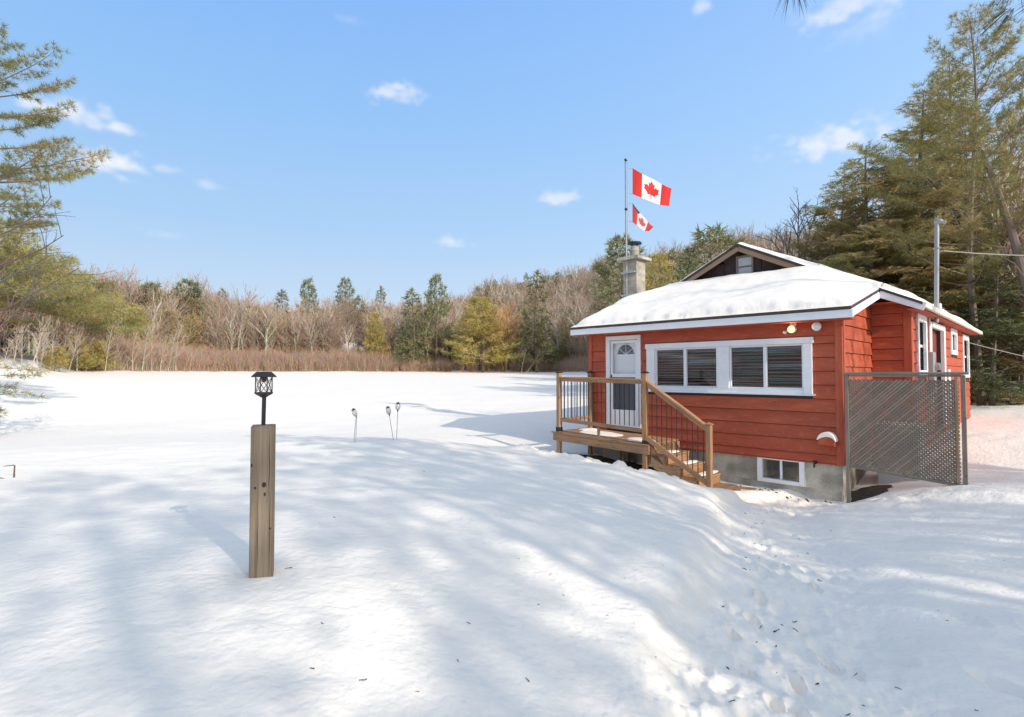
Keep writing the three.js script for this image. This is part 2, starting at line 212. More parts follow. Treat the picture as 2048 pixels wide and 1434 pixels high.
function groundY(x, z, fine = true) {
  const d = Math.hypot(x, z); let y;
  const k = smooth(19, 33, d); y = k >= 1 ? farY(x, z) : k <= 0 ? tps(x, z) : lerp(tps(x, z), farY(x, z), k);
  if (d > 60) return y + (fine ? fbm(x * .2, z * .2, 2, 71) * .03 : 0);
  const [dp, side] = distPath(x, z), edge = .62 + .13 * fbm(x * 1.6, z * 1.6, 3, 21), near = smooth(1.3, 2.2, d);
  const deep = smooth(1.5, 3.5, d) * .095; y -= deep * (1 - smooth(edge - (side > 0 ? .25 : .20), edge + (side > 0 ? .35 : .13), dp));   // trodden path: a sharp bank on its left
  if (side <= 0) y += .03 * Math.exp(-(((dp - edge - .15) / .2) ** 2)) * near * smooth(2.6, 3.6, d);
  // thrown-up snow in front of the deck
  const [u, w] = houseUW(x, z), bank = Math.exp(-(((w + 2.35) / .55) ** 2)) * smooth(-1.2, .2, u) * smooth(4.4, 3.4, u); y += bank * (.07 + .15 * fbm(x * 2.8, z * 2.8, 3, 33) + .06 * fbm(x * 8, z * 8, 3, 34));
  const rough = Math.exp(-(((w + 1.2) / 1.6) ** 2)) * smooth(-1, 1, u) * smooth(9, 6.5, u); y += rough * .05 * fbm(x * 4, z * 4, 4, 35);
  if (!fine) return y;
  y += fbm(x * .45, z * .45, 3, 11) * .05 * smooth(3, 9, d) + fbm(x * 1.3 + z * .4, z * 2.2, 3, 13) * .018 + fbm(x * 5, z * 7, 2, 15) * .006 * smooth(40, 15, d);
  if (dp < 1.1 && d < 13) { const m = 1 - smooth(.5, .95, dp); y += m * (.014 * fbm(x * 7, z * 7, 3, 61) - .024 * Math.abs(fbm(x * 11, z * 11, 4, 63)) + .006 * fbm(x * 30, z * 30, 2, 65)); }
  if (d < 13) for (const q of prints) { const dx = x - q[0], dz = z - q[1]; if (dx * dx + dz * dz > .09) continue; const c = Math.cos(q[2]), s = Math.sin(q[2]), a = (dx * c + dz * s) / (.055 * q[4]), b = (-dx * s + dz * c) / (.14 * q[4]), e = a * a + b * b; y -= q[3] * Math.exp(-e * e * .9) - .25 * q[3] * Math.exp(-((Math.sqrt(e) - 1.45) ** 2) * 9); }
  const pd = Math.hypot(x + 1.435, z + 3.17); y -= .02 * Math.exp(-((pd / .22) ** 2));   // melt ring at the post
  return y;
}
{
  const azs = []; for (let a = -Math.PI; a < -.86; a += .055) azs.push(a); for (let a = -.86; a < .86; a += .0036) azs.push(a); for (let a = .86; a < Math.PI - .02; a += .055) azs.push(a);
  const rs = []; for (let r = .6; r < 420;) { rs.push(r); r += r < 14 ? Math.max(.022, r * .0105) : r < 40 ? r * .016 : r * .034; } const nA = azs.length, nR = rs.length;
  const pos = new Float32Array((nA * nR + 1) * 3), uv = new Float32Array((nA * nR + 1) * 2), col = new Float32Array((nA * nR + 1) * 3), snowI = [], hillI = [];
  for (let j = 0; j < nR; j++) for (let i = 0; i < nA; i++) {
    const x = Math.sin(azs[i]) * rs[j], z = -Math.cos(azs[i]) * rs[j], k = j * nA + i, y = groundY(x, z); pos.set([x, y, z], k * 3); uv.set([x / 3, z / 3], k * 2);
    const d = rs[j], s = shoreAt(azs[i]), sn = fbm(x * .09, z * .09, 4, 81), clear = Math.exp(-(((azs[i] - pxAz(704)) / .022) ** 4) - (((d - 114) / 8) ** 4)); const m = clamp(smooth(-.05, .25, sn - .25 + clear * 2 + smooth(s + 6, s - 2, d) * 1.2)); col.set(mix3([.36, .26, .185], [.88, .86, .83], m), k * 3);
  }
  const c = nA * nR; pos.set([0, groundY(0, 0), 0], c * 3);
  for (let j = 0; j < nR - 1; j++) for (let i = 0; i < nA; i++) { const i2 = (i + 1) % nA, a = j * nA + i, b = j * nA + i2, e = a + nA, f = b + nA; (rs[j] > shoreAt(azs[i]) + 1 ? hillI : snowI).push(a, b, e, b, f, e); }
  for (let i = 0; i < nA; i++) snowI.push(c, (i + 1) % nA, i);
  const make = (idx, useCol) => { const g = new THREE.BufferGeometry(); const map = new Map(), P = [], U = [], C = [], I = []; for (const k of idx) { let m = map.get(k); if (m === undefined) { m = P.length / 3; map.set(k, m); P.push(pos[3 * k], pos[3 * k + 1], pos[3 * k + 2]); U.push(uv[2 * k], uv[2 * k + 1]); if (useCol) C.push(col[3 * k], col[3 * k + 1], col[3 * k + 2]); } I.push(m); } g.setAttribute('position', new THREE.BufferAttribute(new Float32Array(P), 3)); g.setAttribute('uv', new THREE.BufferAttribute(new Float32Array(U), 2)); if (useCol) g.setAttribute('color', new THREE.BufferAttribute(new Float32Array(C), 3)); g.setIndex(I); g.computeVertexNormals(); return g; };
  structure('snow_ground', make(snowI, false), M.snow); structure('hills', make(hillI, true), M.hill);
}

// ------------------------------------------------------------------ cottage (local axes: x = along the front, y = up from the door sill, z = out of the front; w = -z)
const cottage = thing('red_cottage', 'red clapboard cottage with snow covered roof and white windows', 'cottage', H0, -YAW);
const mainV = (u) => 4.62 - .5 * Math.abs(u - 2.7), frontV = (u, w) => 2.385 + lerp(.392, .25, smooth(4.4, 6.05, u)) * (w + .385), roofV = (u, w) => (w < 2.85 && u > -.301 && u < 6.051 ? Math.min(frontV(u, w), mainV(u)) : mainV(u));
{
  // walls with openings
  const wall = (pts, holes, depth, place) => { const s = new THREE.Shape(pts.map((p) => new THREE.Vector2(...p))); for (const [a, b, c, d] of holes) s.holes.push(new THREE.Path([[a, c], [a, d], [b, d], [b, c]].map((p) => new THREE.Vector2(...p)))); const g = new THREE.ExtrudeGeometry(s, { depth, bevelEnabled: false }); place(g); return metricUV(g, 'y'); };
  const rect = (a, b, c, d) => [[a, c], [b, c], [b, d], [a, d]];
  const WIN = [1.92, 5.16, .875, 1.765], DOOR = [.62, 1.50, -.14, 2.05];
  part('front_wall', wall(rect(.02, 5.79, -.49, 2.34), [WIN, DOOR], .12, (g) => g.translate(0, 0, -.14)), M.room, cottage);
  part('side_wall', wall([[.142, -.49], [2.17, -.49], [2.17, 2.85], [.142, 2.36]], [], .12, (g) => { g.rotateY(Math.PI / 2); g.translate(5.66, 0, 0); }), M.room, cottage); part('side_wall', boxGeo(.02, .15, -.49, 2.38, -2.3, -.141, { round: 0 }), M.room, cottage);
  part('inset_wall', boxGeo(5.81, 6.36, -.49, 2.72, -2.32, -2.17, { round: 0 }), M.room, cottage); part('inset_wall', boxGeo(-1.08, .3, -.49, 2.55, -2.32, -2.17, { round: 0 }), M.room, cottage);
  const RW = [[2.85, 3.72, 1.22, 2.38], [4.5, 6.1, -.14, 2.27], [7.7, 8.7, 1.78, 2.38], [10.25, 11.45, 1.15, 2.32]];
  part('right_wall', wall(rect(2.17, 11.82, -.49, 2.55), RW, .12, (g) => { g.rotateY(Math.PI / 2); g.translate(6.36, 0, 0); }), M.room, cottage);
  part('left_wall', boxGeo(-1.08, -.96, -.49, 2.6, -11.82, -2.33, { round: 0 }), M.red, cottage); part('back_wall', boxGeo(-.95, 6.35, -.49, 2.7, -11.82, -11.7, { round: 0 }), M.red, cottage);
  part('floor', boxGeo(.16, 5.65, -.3, -.16, -2.2, -.15, { round: 0 }), M.room, cottage); part('floor', boxGeo(-.94, 6.34, -.3, -.16, -11.69, -2.33, { round: 0 }), M.room, cottage);
  // foundation
  const BW = [4.335, 5.04, -.92, -.49];
  part('foundation', wall(rect(.04, 5.77, -1.75, -.485), [BW], .2, (g) => g.translate(0, 0, -.26)), M.concrete, cottage);
  part('foundation', boxGeo(5.57, 5.77, -1.75, -.485, -2.2, -.262, { round: 0 }), M.concrete, cottage); part('foundation', boxGeo(6.2, 6.44, -1.75, -.492, -11.8, -2.2, { round: 0 }), M.concrete, cottage);
  part('foundation', boxGeo(-1.05, -.85, -1.75, -.492, -11.8, -2.2, { round: 0 }), M.concrete, cottage); part('foundation', boxGeo(.04, .24, -1.75, -.485, -2.2, -.262, { round: 0 }), M.concrete, cottage); part('foundation', boxGeo(5.8, 6.19, -1.75, -.492, -2.45, -2.22, { round: 0 }), M.concrete, cottage);
  part('foundation_ledge', boxGeo(3.8, 5.76, -1.6, -.985, -.062, -.035, { round: .008 }), M.concrete, cottage);
  // lapped siding: one board per course and bay
  const bev = (L, h) => { const s = new THREE.Shape([[0, .011], [.036, .011], [.036, .016], [.010, h], [0, h]].map((p) => new THREE.Vector2(...p))); const g = new THREE.ExtrudeGeometry(s, { depth: L, bevelEnabled: false }); g.rotateY(-Math.PI / 2); g.translate(0, 0, 0); return g; };   // x: -L..0, faces +z
  const cache = new Map(), pick = rng(7), reds = [M.red, M.red, M.redC, M.red];
  const board = (L, h) => { const k = L.toFixed(3) + h.toFixed(3) + Math.floor(pick() * 5); if (!cache.has(k)) { const g = bev(L, h); g.rotateY(0); const p = g.attributes.position; for (let i = 0; i < p.count; i++) p.setX(i, p.getX(i) + L); metricUV(g, 'x'); cache.set(k, g); } return cache.get(k); };
  const course = (v0, v1, spans, put) => { for (const [a, b] of spans) { if (b - a < .04) continue; const m = part('siding_board', board(b - a, v1 - v0), reds[Math.floor(pick() * 4)], cottage); put(m, a, v0); } };
  const front = (m, a, v) => m.position.set(a, v, -.02), inset = (m, a, v) => m.position.set(a, v, -2.17), sideAdd = (m, a, v) => { m.rotation.y = Math.PI / 2; m.position.set(5.79, v, a); }, right = (m, a, v) => { m.rotation.y = Math.PI / 2; m.position.set(6.48, v, a); };
  const cut = (a, b, holes) => { let s = [[a, b]]; for (const [c, d] of holes) s = s.flatMap(([p, q]) => d <= p || c >= q ? [[p, q]] : [[p, c], [d, q]]); return s; };
  const ladder = [-.49, -.335, -.075, .185, .45, .705, .97, 1.23, 1.49, 1.75];
  for (let i = 0; i < ladder.length; i++) { const v0 = ladder[i], v1 = ladder[i + 1] ?? 1.9, h = []; if (v1 > .80 && v0 < 1.885) h.push([1.72, 5.305]); if (v0 > -.2 || v1 > -.1) h.push([.55, 1.56]); course(v0, v1, cut(.1, 5.70, h), front); }
  part('frieze_board', boxGeo(.1, .548, 1.893, 2.3, -.02, .012), M.redB, cottage); part('frieze_board', boxGeo(1.565, 5.70, 1.905, 2.3, -.02, .012), M.redB, cottage); part('frieze_board', boxGeo(.548, 1.565, 2.13, 2.3, -.02, .006), M.redB, cottage);
  const sideL = [-.49, -.235, .02, .28, .53, .79, 1.05, 1.31, 1.57, 1.83, 2.09, 2.34, 2.59];
  for (let i = 0; i < sideL.length; i++) { const v0 = sideL[i], v1 = sideL[i + 1] ?? 2.84, w0 = clamp(((v0 + v1) / 2 - 2.31) / .27 - .385, .09, 2.1); course(v0, v1, [[-2.165, -w0]].map(([a, b]) => [a, b]), (m, a, v) => { m.rotation.y = Math.PI / 2; m.position.set(5.79, v, a + 0); m.position.z = -w0; }); }
  for (let v = -.49; v < 2.8; v += .243) course(v, v + .243, [[5.82, v > 2.5 ? 6.2 : 6.38]], inset);
  const sideR = []; for (let v = -.49; v < 2.5; v += .236) sideR.push(v);
  for (const v0 of sideR) { const v1 = v0 + .236, h = []; if (v1 > 1.14 && v0 < 2.44) h.push([-3.83, -2.75]); if (v1 > -.1 && v0 < 2.40) h.push([-6.32, -4.32]); if (v1 > 1.7 && v0 < 2.45) h.push([-8.8, -7.6]); if (v1 > 1.08) h.push([-11.58, -10.12]); for (const [a, b] of cut(-11.8, -2.27, h)) { if (b - a < .03) continue; const m = part('siding_board', board(b - a, .236), reds[Math.floor(pick() * 4)], cottage); m.rotation.y = Math.PI / 2; m.position.set(6.48, v0, b); } }
  for (const [a, b, c, d] of [[5.69, 5.815, -.02, .03], [.0, .11, -.02, .03]]) part('corner_trim', boxGeo(a, b, -.5, 2.3, c, d), M.redC, cottage);
  part('corner_trim', boxGeo(5.785, 5.83, -.5, 2.36, -.11, -.021), M.red, cottage); part('corner_trim', boxGeo(6.375, 6.515, -.5, 2.62, -2.18, -2.13), M.redC, cottage); part('corner_trim', boxGeo(6.47, 6.52, -.5, 2.5, -2.28, -2.181), M.red, cottage);
  part('skirt_board', boxGeo(.1, 5.70, -.505, -.484, -.03, .014), M.redB, cottage);

  // long front window: four panes in two sliding units
  const win = part('window', merge([boxGeo(1.69, 5.33, 1.77, 1.89, -.03, .045), boxGeo(1.72, 1.935, .80, 1.769, -.03, .042), boxGeo(5.145, 5.305, .80, 1.769, -.03, .042), boxGeo(3.44, 3.70, .882, 1.769, -.03, .038), boxGeo(1.936, 3.439, .80, .88, -.03, .040), boxGeo(3.44, 5.144, .80, .88, -.03, .040), boxGeo(1.70, 5.345, .765, .80, -.03, .075)]), M.white, cottage, 'wide white window with four panes and dark blinds');
  for (const [a, m, b] of [[1.936, 2.69, 3.439], [3.701, 4.43, 5.144]]) {
    part('sash', merge([boxGeo(a, b, 1.735, 1.769, -.06, .005), boxGeo(a, b, .881, .915, -.06, .005), boxGeo(a, a + .035, .916, 1.734, -.06, .006), boxGeo(b - .03, b, .916, 1.734, -.06, .006), boxGeo(m - .035, m + .035, .916, 1.734, -.055, .012)]), M.vinyl, win);
    for (const [c, d] of [[a + .036, m - .036], [m + .036, b - .031]]) {
      part('pane', boxGeo(c, d, .917, 1.733, -.03, -.026, { round: 0 }), M.glass, win);
      const sl = []; for (let v = .935; v < 1.72; v += .056) { const g = boxGeo(c + .01, d - .01, -.0012, .0012, -.024, .024, { round: 0 }); g.rotateX(.55 + .02 * Math.sin(v * 40 + c * 9)); g.rotateZ(.004 * Math.sin(v * 23 + c * 5)); g.translate(0, v, -.075); sl.push(g); } part('blind', merge(sl), M.blind, win).userData.kind = 'stuff';
    }
  }
  // front door with storm door
  const door = part('door', merge([boxGeo(.55, .66, -.14, 2.02, -.05, .035), boxGeo(1.455, 1.555, -.14, 2.02, -.05, .035), boxGeo(.55, 1.555, 2.021, 2.125, -.05, .036), boxGeo(.66, 1.455, -.17, -.135, -.05, .06)]), M.white, cottage, 'white front door with fan light behind a glazed storm door');
  { const s = new THREE.Shape(); s.moveTo(.67, -.13); s.lineTo(1.445, -.13); s.lineTo(1.445, 2.015); s.lineTo(.67, 2.015); const h = new THREE.Path(); h.moveTo(.83, 1.67); h.absarc(1.06, 1.67, .25, Math.PI, 0, true); h.lineTo(.81, 1.67); s.holes.push(h); const g = new THREE.ExtrudeGeometry(s, { depth: .04, bevelEnabled: false, curveSegments: 16 }); g.translate(0, 0, -.13); part('door_panel', metricUV(g, 'y'), M.vinyl, door); }
  part('fan_light', new THREE.CircleGeometry(.252, 20, 0, Math.PI).translate(1.06, 1.665, -.11), M.glass, door);
  part('glazing_bar', merge([new THREE.TorusGeometry(.255, .014, 6, 20, Math.PI).translate(1.06, 1.67, -.088), boxGeo(.80, 1.32, 1.645, 1.67, -.1, -.08), ...[.6, 1.57, 2.5].map((a) => rod(V(1.06, 1.67, -.1), V(1.06 + .25 * Math.cos(a), 1.67 + .25 * Math.sin(a), -.1), .007, 5))]), M.vinyl, door);
  part('storm_door', merge([boxGeo(.672, .73, -.12, 2.01, -.04, -.005), boxGeo(1.385, 1.444, -.12, 2.01, -.04, -.005), boxGeo(.731, 1.384, 1.94, 2.01, -.04, -.005), boxGeo(.731, 1.384, 1.10, 1.19, -.04, -.005), boxGeo(.731, 1.384, -.12, .30, -.04, -.006)]), M.white, door);
  part('screen', boxGeo(.732, 1.383, .301, 1.099, -.026, -.022, { round: 0 }), phys({ color: rgb(.30, .33, .38), roughness: .18, transmission: .8, thickness: 0 }), door); part('pane', boxGeo(.732, 1.383, 1.191, 1.939, -.026, -.022, { round: 0 }), M.glass, door);  // lower storm door glass; its dark reflection is put in as a grey tint
  part('handle', merge([boxGeo(.685, .71, 1.02, 1.16, -.004, .012), rod(V(.70, 1.09, .01), V(.70, 1.09, .05), .008), rod(V(.70, 1.09, .05), V(.79, 1.09, .055), .008)]), M.black, door);
  // basement window
  const bw = part('basement_window', merge([boxGeo(4.245, 4.34, -.985, -.507, -.08, .005), boxGeo(5.035, 5.132, -.985, -.507, -.08, .005), boxGeo(4.341, 5.034, -.985, -.91, -.08, .004), boxGeo(4.341, 5.034, -.53, -.507, -.08, .003)]), M.white, cottage, 'small white basement window in the concrete foundation');
  part('sash', merge([boxGeo(4.665, 4.71, -.909, -.531, -.085, -.045)]), M.vinyl, bw); for (const [a, b] of [[4.342, 4.664], [4.711, 5.033]]) part('pane', boxGeo(a, b, -.909, -.531, -.07, -.066, { round: 0 }), M.glass, bw);
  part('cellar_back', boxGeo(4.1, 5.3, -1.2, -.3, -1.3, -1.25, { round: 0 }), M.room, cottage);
  // windows and door of the right wall
  const sideWin = (w0, w1, v0, v1, glazed, t) => { const g = merge([boxGeo(6.47, 6.535, v0, v1, -w0 - t, -w0), boxGeo(6.47, 6.535, v0, v1, -w1, -w1 + t), boxGeo(6.47, 6.54, v1 - t * 1.2, v1, -w1 + t + .001, -w0 - t - .001), boxGeo(6.47, 6.55, v0, v0 + t, -w1 + t + .001, -w0 - t - .001)]), f = part('window', g, M.white, cottage); part('pane', boxGeo(6.44, 6.446, v0 + t, v1 - t, -w1 + t, -w0 - t, { round: 0 }), glazed ? M.glass : M.frosted, f); if (glazed) part('sash', merge([boxGeo(6.43, 6.46, (v0 + v1) / 2 - .03, (v0 + v1) / 2 + .03, -w1 + t, -w0 - t)]), M.vinyl, f); };
  sideWin(2.75, 3.82, 1.14, 2.46, true, .12); sideWin(7.6, 8.8, 1.72, 2.44, false, .12); sideWin(10.12, 11.58, 1.07, 2.40, true, .13);
  const sd = part('side_door', merge([boxGeo(6.47, 6.53, -.14, 2.40, -4.5, -4.33), boxGeo(6.47, 6.56, -.14, 2.40, -6.31, -6.1), boxGeo(6.47, 6.555, 2.27, 2.40, -6.099, -4.501)]), M.white, cottage, 'dark red side door in a white frame'); part('door_panel', boxGeo(6.36, 6.40, -.14, 2.26, -6.09, -4.51, { round: 0 }), M.redDoor, sd);
  part('electric_meter', merge([boxGeo(6.5, 6.62, .75, 1.68, -4.28, -3.98, { round: .02 }), new THREE.CylinderGeometry(.085, .085, .1, 16).rotateZ(Math.PI / 2).translate(6.66, 1.35, -4.13)]), M.meter, cottage);
  part('conduit', rod(V(6.53, 1.68, -4.13), V(6.53, 2.5, -4.13), .025), M.vinyl, cottage); part('vent_pipe', rod(V(6.57, .3, -6.5), V(6.57, 1.3, -6.5), .05), M.vinyl, cottage);
  part('service_mast', merge([rod(V(6.66, 2.35, -4.13), V(6.70, 4.62, -4.2), .045, 12), new THREE.SphereGeometry(.075, 12, 8).scale(1.2, .8, 1).translate(6.73, 4.66, -4.2), rod(V(6.74, 4.66, -4.2), V(6.86, 4.60, -4.2), .035), new THREE.TorusGeometry(.05, .018, 6, 12).rotateX(Math.PI / 2).translate(6.69, 4.05, -4.18), rod(V(6.67, 3.95, -4.18), V(6.8, 3.97, -4.2), .02)]), M.mast, cottage);
  part('mast_brace', merge([rod(V(6.685, 3.35, -4.17), V(6.55, 2.85, -4.95), .035, 8), boxGeo(6.45, 6.65, 2.72, 2.86, -5.05, -4.85)]), M.vinyl, cottage);

  // roof
  const slab = (us, ws, top, bot) => { const P = [], I = [], nu = us.length, nw = ws.length, id = (i, j, k) => (j * nu + i) * 2 + k; for (const w of ws) for (const u of us) { const ww = typeof w === 'function' ? w(u) : w; P.push(u, top(u, ww), -ww, u, bot(u, ww), -ww); }
    for (let j = 0; j < nw - 1; j++) for (let i = 0; i < nu - 1; i++) { const a = id(i, j, 0), b = id(i + 1, j, 0), c = id(i, j + 1, 0), d = id(i + 1, j + 1, 0); I.push(a, b, c, b, d, c, a + 1, c + 1, b + 1, b + 1, c + 1, d + 1); }
    const rim = (a, b) => I.push(a, a + 1, b, b, a + 1, b + 1); for (let i = 0; i < nu - 1; i++) { rim(id(i, 0, 0), id(i + 1, 0, 0)); rim(id(i + 1, nw - 1, 0), id(i, nw - 1, 0)); } for (let j = 0; j < nw - 1; j++) { rim(id(0, j + 1, 0), id(0, j, 0)); rim(id(nu - 1, j, 0), id(nu - 1, j + 1, 0)); }
    const g = new THREE.BufferGeometry(); g.setAttribute('position', new THREE.BufferAttribute(new Float32Array(P), 3)); const uv = []; for (let i = 0; i < P.length; i += 3) uv.push(P[i], P[i + 2]); g.setAttribute('uv', new THREE.BufferAttribute(new Float32Array(uv), 2)); g.setIndex(I); g.computeVertexNormals(); return g; };
  const range = (a, b, n) => Array.from({ length: n + 1 }, (_, i) => lerp(a, b, i / n));
  const flat = (g) => { const h = g.toNonIndexed(); h.computeVertexNormals(); return h; };
  const rt = (u, w) => roofV(u, w), rb = (u, w) => roofV(u, w) - .055;
  part('shingle_roof', flat(slab(range(-.3, 6.05, 60), range(-.385, 2.849, 40), rt, rb)), M.shingle, cottage);
  const mus = [...range(-1.36, 2.7, 20), ...range(2.7, 6.76, 20).slice(1)];
  part('shingle_roof', flat(slab(mus, range(2.85, 12.2, 10), (u) => mainV(u), (u) => mainV(u) - .055)), M.shingle, cottage);
  part('shingle_roof', flat(slab(range(6.051, 6.76, 3), range(1.72, 2.849, 3), (u) => mainV(u), (u) => mainV(u) - .055)), M.shingle, cottage); part('shingle_roof', flat(slab(range(-1.36, -.301, 3), range(1.75, 2.849, 3), (u) => mainV(u), (u) => mainV(u) - .055)), M.shingle, cottage);
  const fall = (de, r) => Math.sqrt(Math.max(0, 1 - (1 - clamp(de / r)) ** 2));
  const thick = (u, w, de, T0 = .15) => (T0 + .05 * fbm(u * .9, w * .9, 3, 201)) * fall(de - .05 - .05 * (1 + fbm(u * 4, w * 4, 4, 205)), .32) + (de > .2 ? .012 * fbm(u * 3, w * 3, 3, 207) : 0);
  const softMin = (a, b, k) => { const h = clamp(.5 + .5 * (b - a) / k); return lerp(b, a, h) - k * h * (1 - h); };
  const skirtTop = (u, w) => { const de = Math.min(w + .385, w < 1.75 ? 6.05 - u : 9, w < 1.75 ? u + .3 : 9); return Math.max(roofV(u, w) + .003, softMin(frontV(u, w), mainV(u), .12 * smooth(.1, 1.2, w)) + thick(u, w, de, .15)); };
  part('roof_snow', slab(range(-.3, 6.05, 150), range(-.385, 2.849, 80), skirtTop, (u, w) => roofV(u, w) + .001), M.roofSnow, cottage);
  const mainTop = (u, w) => { const gab = Math.abs(u - 2.7) < 1.9; const de = Math.min(gab ? w - 2.85 + .04 : 9, u > 2.7 ? 6.76 - u : u + 1.36, 12.2 - w, (u > 6.05 || u < -.3) ? w - 1.75 : 9), edgeJoin = smooth(1.5, 1.9, Math.abs(u - 2.7)); const ridge = .04 * Math.exp(-(((u - 2.7) / .35) ** 2)); return Math.max(mainV(u) + .002, mainV(u) - ridge + thick(u, w, de, lerp(.13, .15, edgeJoin))); };
  part('roof_snow', slab([...range(-1.36, 2.7, 60), ...range(2.7, 6.76, 70).slice(1)], [...range(2.85, 4, 14), ...range(4, 12.2, 60).slice(1)], mainTop, (u) => mainV(u) + .001), M.roofSnow, cottage);
  part('roof_snow', slab(range(6.051, 6.76, 16), range(1.72, 2.849, 16), mainTop, (u) => mainV(u) + .001), M.roofSnow, cottage); part('roof_snow', slab(range(-1.36, -.301, 12), range(1.75, 2.849, 12), mainTop, (u) => mainV(u) + .001), M.roofSnow, cottage);
  // fascias
  part('fascia', boxGeo(-.32, 6.075, 2.185, 2.328, .34, .372), M.white, cottage); part('fascia', boxGeo(-.31, 6.06, 2.305, 2.325, .372, .380), M.white, cottage);
  const rake = (u, w0, v0, w1, v1, h, t, m = M.white) => { const L = Math.hypot(w1 - w0, v1 - v0), g = boxGeo(-t / 2, t / 2, -h / 2, h / 2, -L / 2, L / 2); g.rotateX(Math.atan2(v1 - v0, w1 - w0)); g.translate(u, (v0 + v1) / 2, -(w0 + w1) / 2); return part('fascia', g, m, cottage); };
  rake(6.046, -.355, 2.262, 1.735, 2.787, .14, .024); rake(-.29, -.355, 2.262, 1.5, 2.99, .14, .024);
  part('fascia', beam(6.05, 2.825, 6.80, 2.49, .16, -1.76, -1.735), M.white, cottage); part('fascia', beam(-1.36, 2.50, -.3, 3.03, .13, -1.75, -1.725), M.white, cottage);
  part('soffit', boxGeo(-.29, 6.04, 2.17, 2.184, .0, .338, { round: 0 }), M.redB, cottage); part('soffit', boxGeo(6.50, 6.74, 2.46, 2.475, -12.1, -1.76, { round: 0 }), M.redB, cottage); part('soffit', boxGeo(5.84, 6.49, 2.62, 2.634, -2.12, -1.76, { round: 0 }), M.redB, cottage);
  for (const [a, b] of [[1.755, 4.6], [4.606, 8.4], [8.406, 12.25]]) part('gutter', boxGeo(6.745, 6.82, 2.475, 2.585, -b, -a, { round: .02 }), M.gutter, cottage);
  // gablet
  for (const [a, b] of [[.85, 1.52], [1.53, 2.2], [2.21, 2.62], [2.78, 3.2], [3.21, 3.9], [3.91, 4.6]]) part('gable_board', boxGeo(a, b, 3.2, mainV((a + b) / 2) - .02, -3.16, -3.14 + .006 * ((a * 10) % 2)), M.gable, cottage);
  part('gable_board', boxGeo(2.621, 2.779, 3.2, 4.4, -3.17, -3.15), M.gable, cottage);
  part('rake_board', beam(2.7, 4.5, .92, 3.61, .15, -2.9, -2.852), M.raw, cottage); part('rake_board', beam(2.7, 4.5, 4.5, 3.6, .15, -2.899, -2.853), M.raw, cottage);
  part('rake_trim', beam(2.7, 4.565, .95, 3.69, .035, -2.9, -2.835), M.gable, cottage); part('rake_trim', beam(2.7, 4.565, 4.5, 3.665, .035, -2.9, -2.836), M.gable, cottage);
  const gw = part('gable_window', merge([boxGeo(2.56, 2.605, 3.74, 4.33, -3.13, -3.08), boxGeo(2.97, 3.015, 3.74, 4.33, -3.13, -3.08), boxGeo(2.606, 2.969, 4.27, 4.33, -3.13, -3.081), boxGeo(2.606, 2.969, 3.74, 3.80, -3.13, -3.081), boxGeo(2.606, 2.969, 4.01, 4.05, -3.13, -3.085)]), M.grey, cottage, 'small weathered attic window in the gable'); part('pane', boxGeo(2.606, 2.969, 3.801, 4.009, -3.12, -3.115, { round: 0 }), M.frosted, gw); part('pane', boxGeo(2.606, 2.969, 4.051, 4.269, -3.12, -3.115, { round: 0 }), M.frosted, gw);
  // chimney
  const ch = part('chimney', merge([boxGeo(-.98, -.5, 2.6, 4.72, -3.56, -3.06)]), M.stone, cottage, 'tall stone block chimney with a projecting slab'); part('crown_slab', boxGeo(-1.14, -.36, 4.72, 4.83, -3.72, -2.92, { round: .02 }), M.concrete, ch); part('flue', new THREE.CylinderGeometry(.13, .14, .34, 14).translate(-.72, 5.0, -3.3), M.stone, ch); part('flue_cap', merge([new THREE.CylinderGeometry(.21, .23, .05, 14).translate(-.72, 5.29, -3.3), ...[0, 1.57, 3.14, 4.71].map((a) => rod(V(-.72 + .12 * Math.cos(a), 5.15, -3.3 + .12 * Math.sin(a)), V(-.72 + .12 * Math.cos(a), 5.28, -3.3 + .12 * Math.sin(a)), .012, 5))]), M.black, ch);
  // floodlights
  const fl = part('floodlight', merge([new THREE.CylinderGeometry(.055, .055, .04, 14).rotateX(Math.PI / 2).translate(4.98, 2.15, .03), rod(V(4.98, 2.15, .04), V(4.98, 2.08, .10), .02), new THREE.CylinderGeometry(.05, .075, .08, 16).rotateX(Math.PI / 2 - .35).translate(4.98, 2.06, .105).scale(1, 1, 1)]), M.vinyl, cottage, 'lit floodlight under the front eave'); part('bulb', new THREE.SphereGeometry(.07, 16, 12).scale(1, 1, .55).translate(4.98, 2.045, .15), M.bulb, fl);
  const lp = new THREE.PointLight(rgb(1, .8, .5), .5, 0, 2); lp.position.set(4.98, 2.045, .15); lp.castShadow = true; lp.name = 'floodlight_glow'; cottage.add(lp);
  part('floodlight', merge([rod(V(5.42, 2.16, .02), V(5.42, 2.09, .1), .02), new THREE.SphereGeometry(.085, 16, 12).scale(1, 1, .6).translate(5.42, 2.075, .13)]), M.lamp, cottage, 'unlit white floodlight near the right corner'); part('motion_sensor', merge([boxGeo(4.80, 4.86, 1.97, 2.02, .012, .08, { rz: -.4 }), rod(V(4.86, 2.02, .04), V(4.98, 2.13, .05), .012)]), M.vinyl, cottage);
